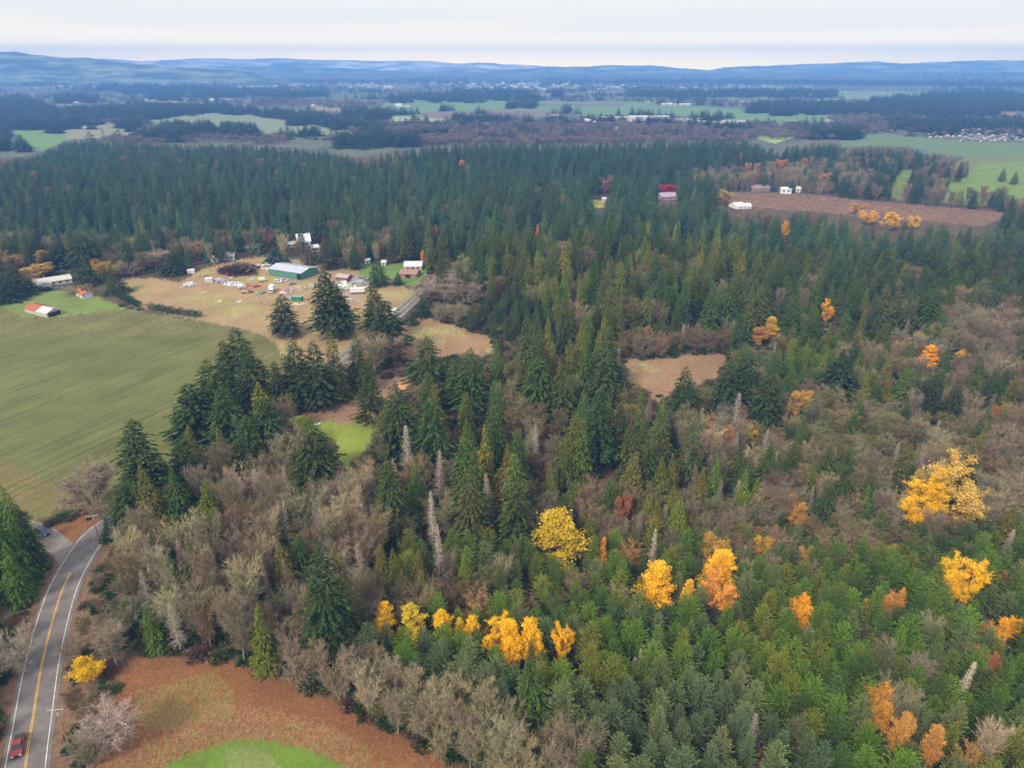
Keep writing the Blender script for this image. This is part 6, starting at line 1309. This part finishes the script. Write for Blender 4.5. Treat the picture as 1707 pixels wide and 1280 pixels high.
# ------------------------------------------------------------------ poles, wires, fence
POLES = []
def pole(p, h, label, rz):
    r = empty('utility_pole', (p.x, p.y, p.z), rz); tag(r, label, 'utility pole'); wd = cm((0.34, 0.20, 0.13), name='weathered_wood')
    b = MB(); b.cyl((0, 0, -.2), (0, 0, h), .17, .11, 10); b.build('pole', wd, r)
    b = MB(); b.box(-1.4, 1.4, -.16, -.04, h - .55, h - .40); ca = b.build('crossarm', cm((0.5, 0.42, 0.36), name='weathered_wood'), r)
    for x in (-1.3, -.65, .65, 1.3): b = MB(); b.cyl((x, -.1, h - .4), (x, -.1, h - .15), .06, .05, 8); b.build('insulator', cm((0.75, 0.75, 0.78), .3, name='porcelain'), ca)
    b = MB(); b.cyl((.25, -.25, h - 1.9), (.25, -.25, h - 1.2), .16, .16, 10); b.build('transformer', cm((0.45, 0.45, 0.46), name='panel'), r)
    POLES.append((p, h, rz))
pole(G(116, 1243), 10.5, 'brown wooden utility pole with crossarm standing right of the lower road', radians(8))
pole(G(166, 902), 9.0, 'utility pole at the road bend beside the small dark evergreen', radians(25))
pole(G(3, 500), 9.0, 'thin pale pole at the left edge by the white house', radians(60))
def wire(a, b, label, sag=1.2):
    n = 24; m = MB(); P = [Vector(a).lerp(Vector(b), i / n) - Vector((0, 0, sag * 4 * (i / n) * (1 - i / n))) for i in range(n + 1)]
    for i in range(n): m.cyl(P[i], P[i + 1], .014, .014, 4)
    o = m.build('power_line', cm((0.25, 0.24, 0.24), name='cable')); tag(o, label, 'power line', 'wires along the road')
(p0, h0, r0_), (p1, h1, r1_) = POLES[0], POLES[1]
off = G(96, 1500)
for (x, nm) in ((-1.3, 'leftmost'), (1.3, 'rightmost')):
    a = Vector((p0.x + x * cos(r0_), p0.y + x * sin(r0_), p0.z + h0 - .15)); b_ = Vector((p1.x + x * cos(r1_), p1.y + x * sin(r1_), p1.z + h1 - .15)); c = Vector((off.x + x, off.y, 10.3))
    wire(a, b_, '%s wire running from the lower roadside pole up to the bend' % nm); wire(c, a, '%s wire leaving the lower roadside pole towards the viewer' % nm, .6)
def fence(pts, label):
    L = smooth_line([G(*q) for q in pts], 1.0); s = Soup(); o = empty('wire_fence', (0, 0, 0)); tag(o, label, 'fence')
    for i in range(0, len(L), 4): z = float(ground_h(L[i][0], L[i][1])); b = MB(); b.cyl((L[i][0], L[i][1], z - .1), (L[i][0], L[i][1], z + 1.25), .07, .06, 6); b.build('post', cm((0.30, 0.25, 0.2), name='weathered_wood'), o)
    b = MB()
    for hh in (.5, .85, 1.15):
        for i in range(0, len(L) - 4, 4):
            a = L[i]; c = L[i + 4]; b.cyl((a[0], a[1], float(ground_h(a[0], a[1])) + hh), (c[0], c[1], float(ground_h(c[0], c[1])) + hh), .02, .02, 4)
    b.build('wire', cm((0.35, 0.33, 0.3), name='cable'), o)
fence([(95, 531), (120, 525), (160, 518), (195, 511), (205, 505)], 'wooden post fence between the shed lawn and the green field')
fence([(338, 536), (400, 549), (440, 562), (460, 574)], 'wire fence between the tan yard and the green field')
# ------------------------------------------------------------------ buildings of the valley
def far_building(name, x0, x1, y, hpx, wallc, roofc, label, cat, group, gabled=False, rz=0.0, depth=None):
    A = G(x0, y); B = G(x1, y); L = (B - A).length; dep = float(proj(A.x, A.y, 0)[2]); h = max(3.0, hpx * dep / F_PX); d = depth or min(L, max(8, h * 2.5)); s_ = MB()
    hw = h * (0.62 if gabled else 0.86)
    if gabled:
        s_.prism([(0, 0), (d, 0), (d, hw), (d / 2, h), (0, hw)], -L / 2, L / 2, 0, axis='x')
        for e in (0, 1):
            ye = -.3 if e == 0 else d + .3
            s_.prism([(ye, hw + .02), (d / 2, h + .02), (d / 2, h + .35), (ye, hw + .35)], -L / 2 - .4, L / 2 + .4, 1, axis='x')
    else:
        s_.box(-L / 2, L / 2, 0, d, 0, hw, 0); s_.box(-L / 2 - .3, L / 2 + .3, -.3, d + .3, hw + .02, h, 1)
        n = max(1, int(L / 14))
        for i in range(n): xx = -L / 2 + L * (i + .5) / n; s_.box(xx - 1.8, xx + 1.8, -.12, .02, .2, hw * .6, 2)
    o = s_.build(name, [cm(wallc, name='far_wall'), cm(roofc, .5, name='far_roof'), GLASS], None, loc=((A.x + B.x) / 2, A.y, A.z), rz=rz); tag(o, label, cat, group)
W_ = (0.60, 0.59, 0.58)
FB = [ # x0, x1, y, hpx, wall, roof, gabled, label
 (88, 97, 145, 2.4, W_, W_, 0, 'leftmost white hall of the far row beneath the left hill'), (98, 106, 145, 2.2, W_, W_, 0, 'second white hall of the far row beneath the left hill'), (107, 119, 145.3, 2.0, W_, W_, 0, 'right end white hall of the far row beneath the left hill'),
 (78, 87, 217, 3, (.5, .4, .35), (.66, .6, .56), 1, 'pale roofed farmhouse on the far green field at the left'), (95, 100, 218.5, 2.4, W_, W_, 1, 'tiny white shed right of the pale roofed far farmhouse'), (140, 146, 216, 3, W_, W_, 1, 'small white house alone on the far grey field'), (158, 166, 215.5, 2, (.5, .5, .6), (.6, .62, .72), 0, 'low bluish shed right of the lone white far house'),
 (0, 7, 226, 3, W_, W_, 1, 'white house cut by the left frame near the far green field'), (18, 27, 227, 2, (.5, .5, .5), (.5, .5, .5), 0, 'grey shed beside the far dark clump at left'), (123, 130, 172.5, 2.4, W_, W_, 1, 'pale house in the blue woods, right of two'), (111, 119, 167, 2, W_, W_, 1, 'pale house in the blue woods, left of two'),
 (252, 259, 157, 2.4, W_, W_, 1, 'white house between the blue wood belts at upper left'), (301, 308, 165, 2.4, (.7, .5, .45), (.7, .6, .6), 1, 'pinkish house at the end of the thin far field'), (246, 254, 218, 4, (.66, .6, .48), (.66, .62, .52), 1, 'cream barn by the dark clump before the big pale field'), (315, 320, 213, 3, W_, W_, 1, 'white house right of the cream barn'),
 (155, 164, 146, 2, W_, W_, 0, 'thin white hall in the upper left woods'), (205, 211, 136, 2, W_, W_, 0, 'tiny white speck of a house under the left hill'), (176, 184, 207.5, 2.4, (.6, .35, .3), (.6, .4, .36), 1, 'pink roofed house at the far side of the grey field'),
 (350, 357, 168.5, 3, W_, W_, 1, 'bright white house on the thin far field'), (454, 457, 173.5, 2, W_, W_, 1, 'tiny white cottage right of the thin far field'), (520, 525, 177.5, 3, W_, W_, 1, 'white cottage above the long blue wood, left of two'), (559, 566, 178.5, 2.2, W_, W_, 1, 'white cottage above the long blue wood, right of two'),
 (659, 670, 179, 5, W_, W_, 1, 'white farmhouse with steep roof on the wide green fields'), (671, 684, 179, 2.6, W_, W_, 0, 'long white shed right of the steep white farmhouse'), (547, 552, 159.5, 2, W_, W_, 1, 'tiny white house above the dark wood strip'),
 (655, 671, 204.5, 3, (.6, .62, .6), (.66, .68, .66), 0, 'pale greenhouse, left of three in the striped plot'), (672, 685, 204.5, 3, (.6, .62, .6), (.66, .68, .66), 0, 'pale greenhouse, middle of three in the striped plot'), (686, 700, 204.5, 3, (.6, .62, .6), (.66, .68, .66), 0, 'pale greenhouse, right of three in the striped plot'),
 (640, 654, 148.5, 4.5, (.8, .8, .8), (.8, .8, .8), 0, 'bright white hall standing apart left of the far town'), (416, 429, 227.5, 3.5, (.6, .35, .33), (.56, .38, .38), 1, 'pinkish barn at the near end of the big pale field'),
 (916, 929, 193.5, 1.8, W_, W_, 0, 'thin white shed below the lone far trees'), (975, 986, 203, 4, (.75, .78, .8), (.75, .78, .82), 1, 'white round-roofed shed left of the factory'), (988, 993, 205, 2.6, W_, W_, 1, 'tiny white house left of the factory'), (1003, 1049, 199.5, 4, (.55, .40, .38), (.66, .62, .62), 0, 'long pinkish walled factory wing left of the white factory'),
 (1020, 1031, 217.5, 4, W_, W_, 1, 'white farmhouse on the green plot below the factory'), (1050, 1115, 203.5, 8.5, (.62, .58, .62), (.80, .77, .72), 0, 'largest white factory hall of the valley'), (809, 813, 202, 2.4, W_, W_, 1, 'tiny white house right of the small dark wood'),
 (1129, 1154, 201.5, 3, W_, W_, 0, 'white hall right of the largest factory'), (1159, 1177, 200.5, 3, W_, W_, 0, 'white hall behind the long front halls right of the factory'), (1160, 1182, 206.5, 4.5, W_, W_, 0, 'white front hall, first right of the factory'), (1183, 1204, 206.5, 3.6, W_, W_, 0, 'white front hall, second right of the factory'), (1205, 1222, 205.5, 4, W_, W_, 0, 'white front hall, third right of the factory'), (1223, 1242, 205.5, 4, W_, W_, 0, 'white front hall, fourth right of the factory'),
 (1251, 1262, 207.5, 3, W_, W_, 0, 'short white hall, left of three small ones along the fields'), (1265, 1275, 208, 2.6, (.6, .55, .55), W_, 0, 'short white hall, middle of three small ones along the fields'), (1278, 1288, 208.5, 3, W_, W_, 0, 'short white hall, right of three small ones along the fields'), (1296, 1311, 209, 3, W_, W_, 0, 'low white hall before the round white roof'), (1318, 1328, 206.5, 5, (.3, .3, .34), (.82, .8, .76), 0, 'dark walled building with a bright white roof'),
 (1378, 1399, 204, 3, W_, W_, 0, 'pale hall right of the dark walled building'), (1400, 1409, 204.5, 3, W_, W_, 0, 'last pale hall at the right end of the valley row'),
 (1103, 1110, 176.5, 3.4, (.5, .42, .38), (.7, .6, .5), 1, 'tan barn, first of five on the far green field'), (1112, 1121, 176.5, 4, (.5, .42, .38), (.72, .62, .5), 1, 'tan barn, second of five on the far green field'), (1123, 1130, 176.8, 3.4, (.5, .42, .38), (.7, .6, .5), 1, 'tan barn, third of five on the far green field'), (1132, 1139, 176.8, 3.4, (.5, .42, .38), (.7, .6, .5), 1, 'tan barn, fourth of five on the far green field'), (1141, 1151, 177, 3.6, (.5, .42, .38), (.7, .6, .52), 1, 'tan barn, fifth of five on the far green field'),
 (1077, 1083, 171.5, 2.4, W_, W_, 1, 'tiny white house left of the five tan barns'), (1238, 1263, 171, 2.4, W_, W_, 0, 'thin white hall above the dark far wood'), (1050, 1060, 147, 3, W_, W_, 0, 'white hall right of the far town'), (1072, 1081, 149, 2, W_, W_, 0, 'low white hall in the far wood belt'), (1135, 1142, 148, 3, W_, W_, 0, 'white block in the far wood belt, left of two'), (1159, 1167, 148, 3, (.7, .55, .5), W_, 0, 'white block in the far wood belt, right of two'),
 (1176, 1183, 151, 2, W_, W_, 0, 'tiny white block below the far belt'), (1273, 1285, 147, 2.6, (.7, .6, .6), W_, 0, 'pinkish white hall on the far pale field'), (1345, 1353, 147, 2.6, W_, W_, 0, 'small white hall right of the far pale field'), (1347, 1353, 161, 3.4, W_, W_, 1, 'white house in the gap of the dark wood belt'), (1264, 1268, 215.5, 2.6, W_, W_, 1, 'white cottage in the purple scrub, left of two'), (1280, 1284, 214.5, 2.6, W_, W_, 1, 'white cottage in the purple scrub, right of two'),
 (1474, 1488, 219.5, 2.6, W_, W_, 0, 'long white shed left of the suburb'), (1595, 1602, 224, 3.4, W_, W_, 1, 'brightest white house inside the suburb'), (1603, 1614, 197, 3, (.6, .6, .6), (.66, .68, .7), 0, 'pale hall above the suburb trees'), (1654, 1672, 207.5, 5, (.62, .5, .45), (.66, .6, .58), 0, 'broad pinkish block at the back of the suburb'), (1693, 1704, 203.5, 3, W_, W_, 0, 'white hall at the back of the suburb by the right edge'),
 (1576, 1583, 137.5, 2, W_, W_, 0, 'tiny white hall in the right far woods'), (947, 950, 141.5, 5, W_, W_, 0, 'slim white tower above the far town'), (1004, 1011, 335.5, 2.4, W_, W_, 1, 'tiny white house above the yellow grass spot'),
]
for (x0, x1, y, hp, wc, rc, gb, lab) in FB: far_building('far_house' if gb else 'far_hall', x0, x1, y, hp, wc, rc, lab, 'house' if gb else 'hall', 'pale buildings of the valley', bool(gb))
def rowset(name, spans, region, group, cat, cols):
    L = []
    for (x0, x1, y0, y1, n, wlo, whi, hlo, hhi) in spans:
        for i in range(n):
            x = x0 + (x1 - x0) * (i + rnd.random()) / n; L.append((x, rnd.uniform(y0, y1), rnd.uniform(wlo, whi), rnd.uniform(hlo, hhi)))
    L.sort()
    TEN = ['', 'twenty', 'thirty', 'forty', 'fifty', 'sixty', 'seventy', 'eighty', 'ninety']
    for i, (x, y, w, h) in enumerate(L):
        c, cn = rnd.choice(cols)
        nth = ordinal(i + 1)
        far_building(name, x - w / 2, x + w / 2, y, h, tuple(q * .9 for q in c), c, 'tiny %s building, %s from the left %s' % (cn, nth, region), cat, group, rnd.random() < .4, rnd.uniform(-.3, .3))
rowset('town_building', [(712, 790, 139, 145, 22, 2.5, 8, 1.2, 2.6), (780, 900, 139, 149, 44, 2.5, 9, 1.4, 3.0), (880, 962, 142, 151, 20, 4, 13, 1.4, 3.0), (993, 1041, 143, 150, 14, 5, 12, 1, 2)], 'in the far town', 'buildings of the far town', 'building', [(W_, 'white'), ((.72, .66, .58), 'cream'), ((.55, .5, .52), 'grey'), ((.8, .8, .8), 'bright white')])
rowset('town_building', [(406, 452, 140, 143.5, 8, 4, 9, 1, 2), (455, 530, 142, 147, 9, 4, 9, 1, 2), (567, 631, 140, 148, 20, 3, 9, 1.2, 2.6)], 'in the row left of the town', 'buildings left of the far town', 'building', [(W_, 'white'), ((.70, .60, .52), 'cream'), ((.6, .5, .46), 'tan')])
rowset('suburb_house', [(1546, 1600, 222, 231, 26, 2.4, 4, 1.4, 2.4), (1590, 1707, 208, 222, 46, 2.4, 4.2, 1.6, 2.8), (1600, 1707, 222, 238, 84, 2.6, 4.4, 1.6, 2.8)], 'in the suburb', 'houses of the suburb', 'house', [((.36, .34, .36), 'grey'), ((.27, .22, .22), 'brown'), ((.55, .52, .52), 'pale'), ((.22, .22, .27), 'slate'), ((.42, .33, .30), 'pinkish')])
# ------------------------------------------------------------------ the air
hz = bpy.data.materials.new('haze_air'); hz.use_nodes = True; t = hz.node_tree; t.nodes.remove(t.nodes['Principled BSDF'])
pv = N(t, 'ShaderNodeVolumePrincipled'); pv.inputs['Density'].default_value = HAZE_DENSITY; pv.inputs['Color'].default_value = (0.17, 0.41, 0.95, 1); pv.inputs['Anisotropy'].default_value = 0.0
t.links.new(pv.outputs[0], t.nodes['Material Output'].inputs['Volume'])
me = bpy.data.meshes.new('haze'); b = bmesh.new(); bmesh.ops.create_cube(b, size=1.0); b.to_mesh(me); b.free()
me.materials.append(hz); o = link('haze', me, None, (0, 0, 0)); o.scale = (20000, 20400, 320); o.location = (0, 0, 320 / 2 - 20); tag(o, kind='stuff')
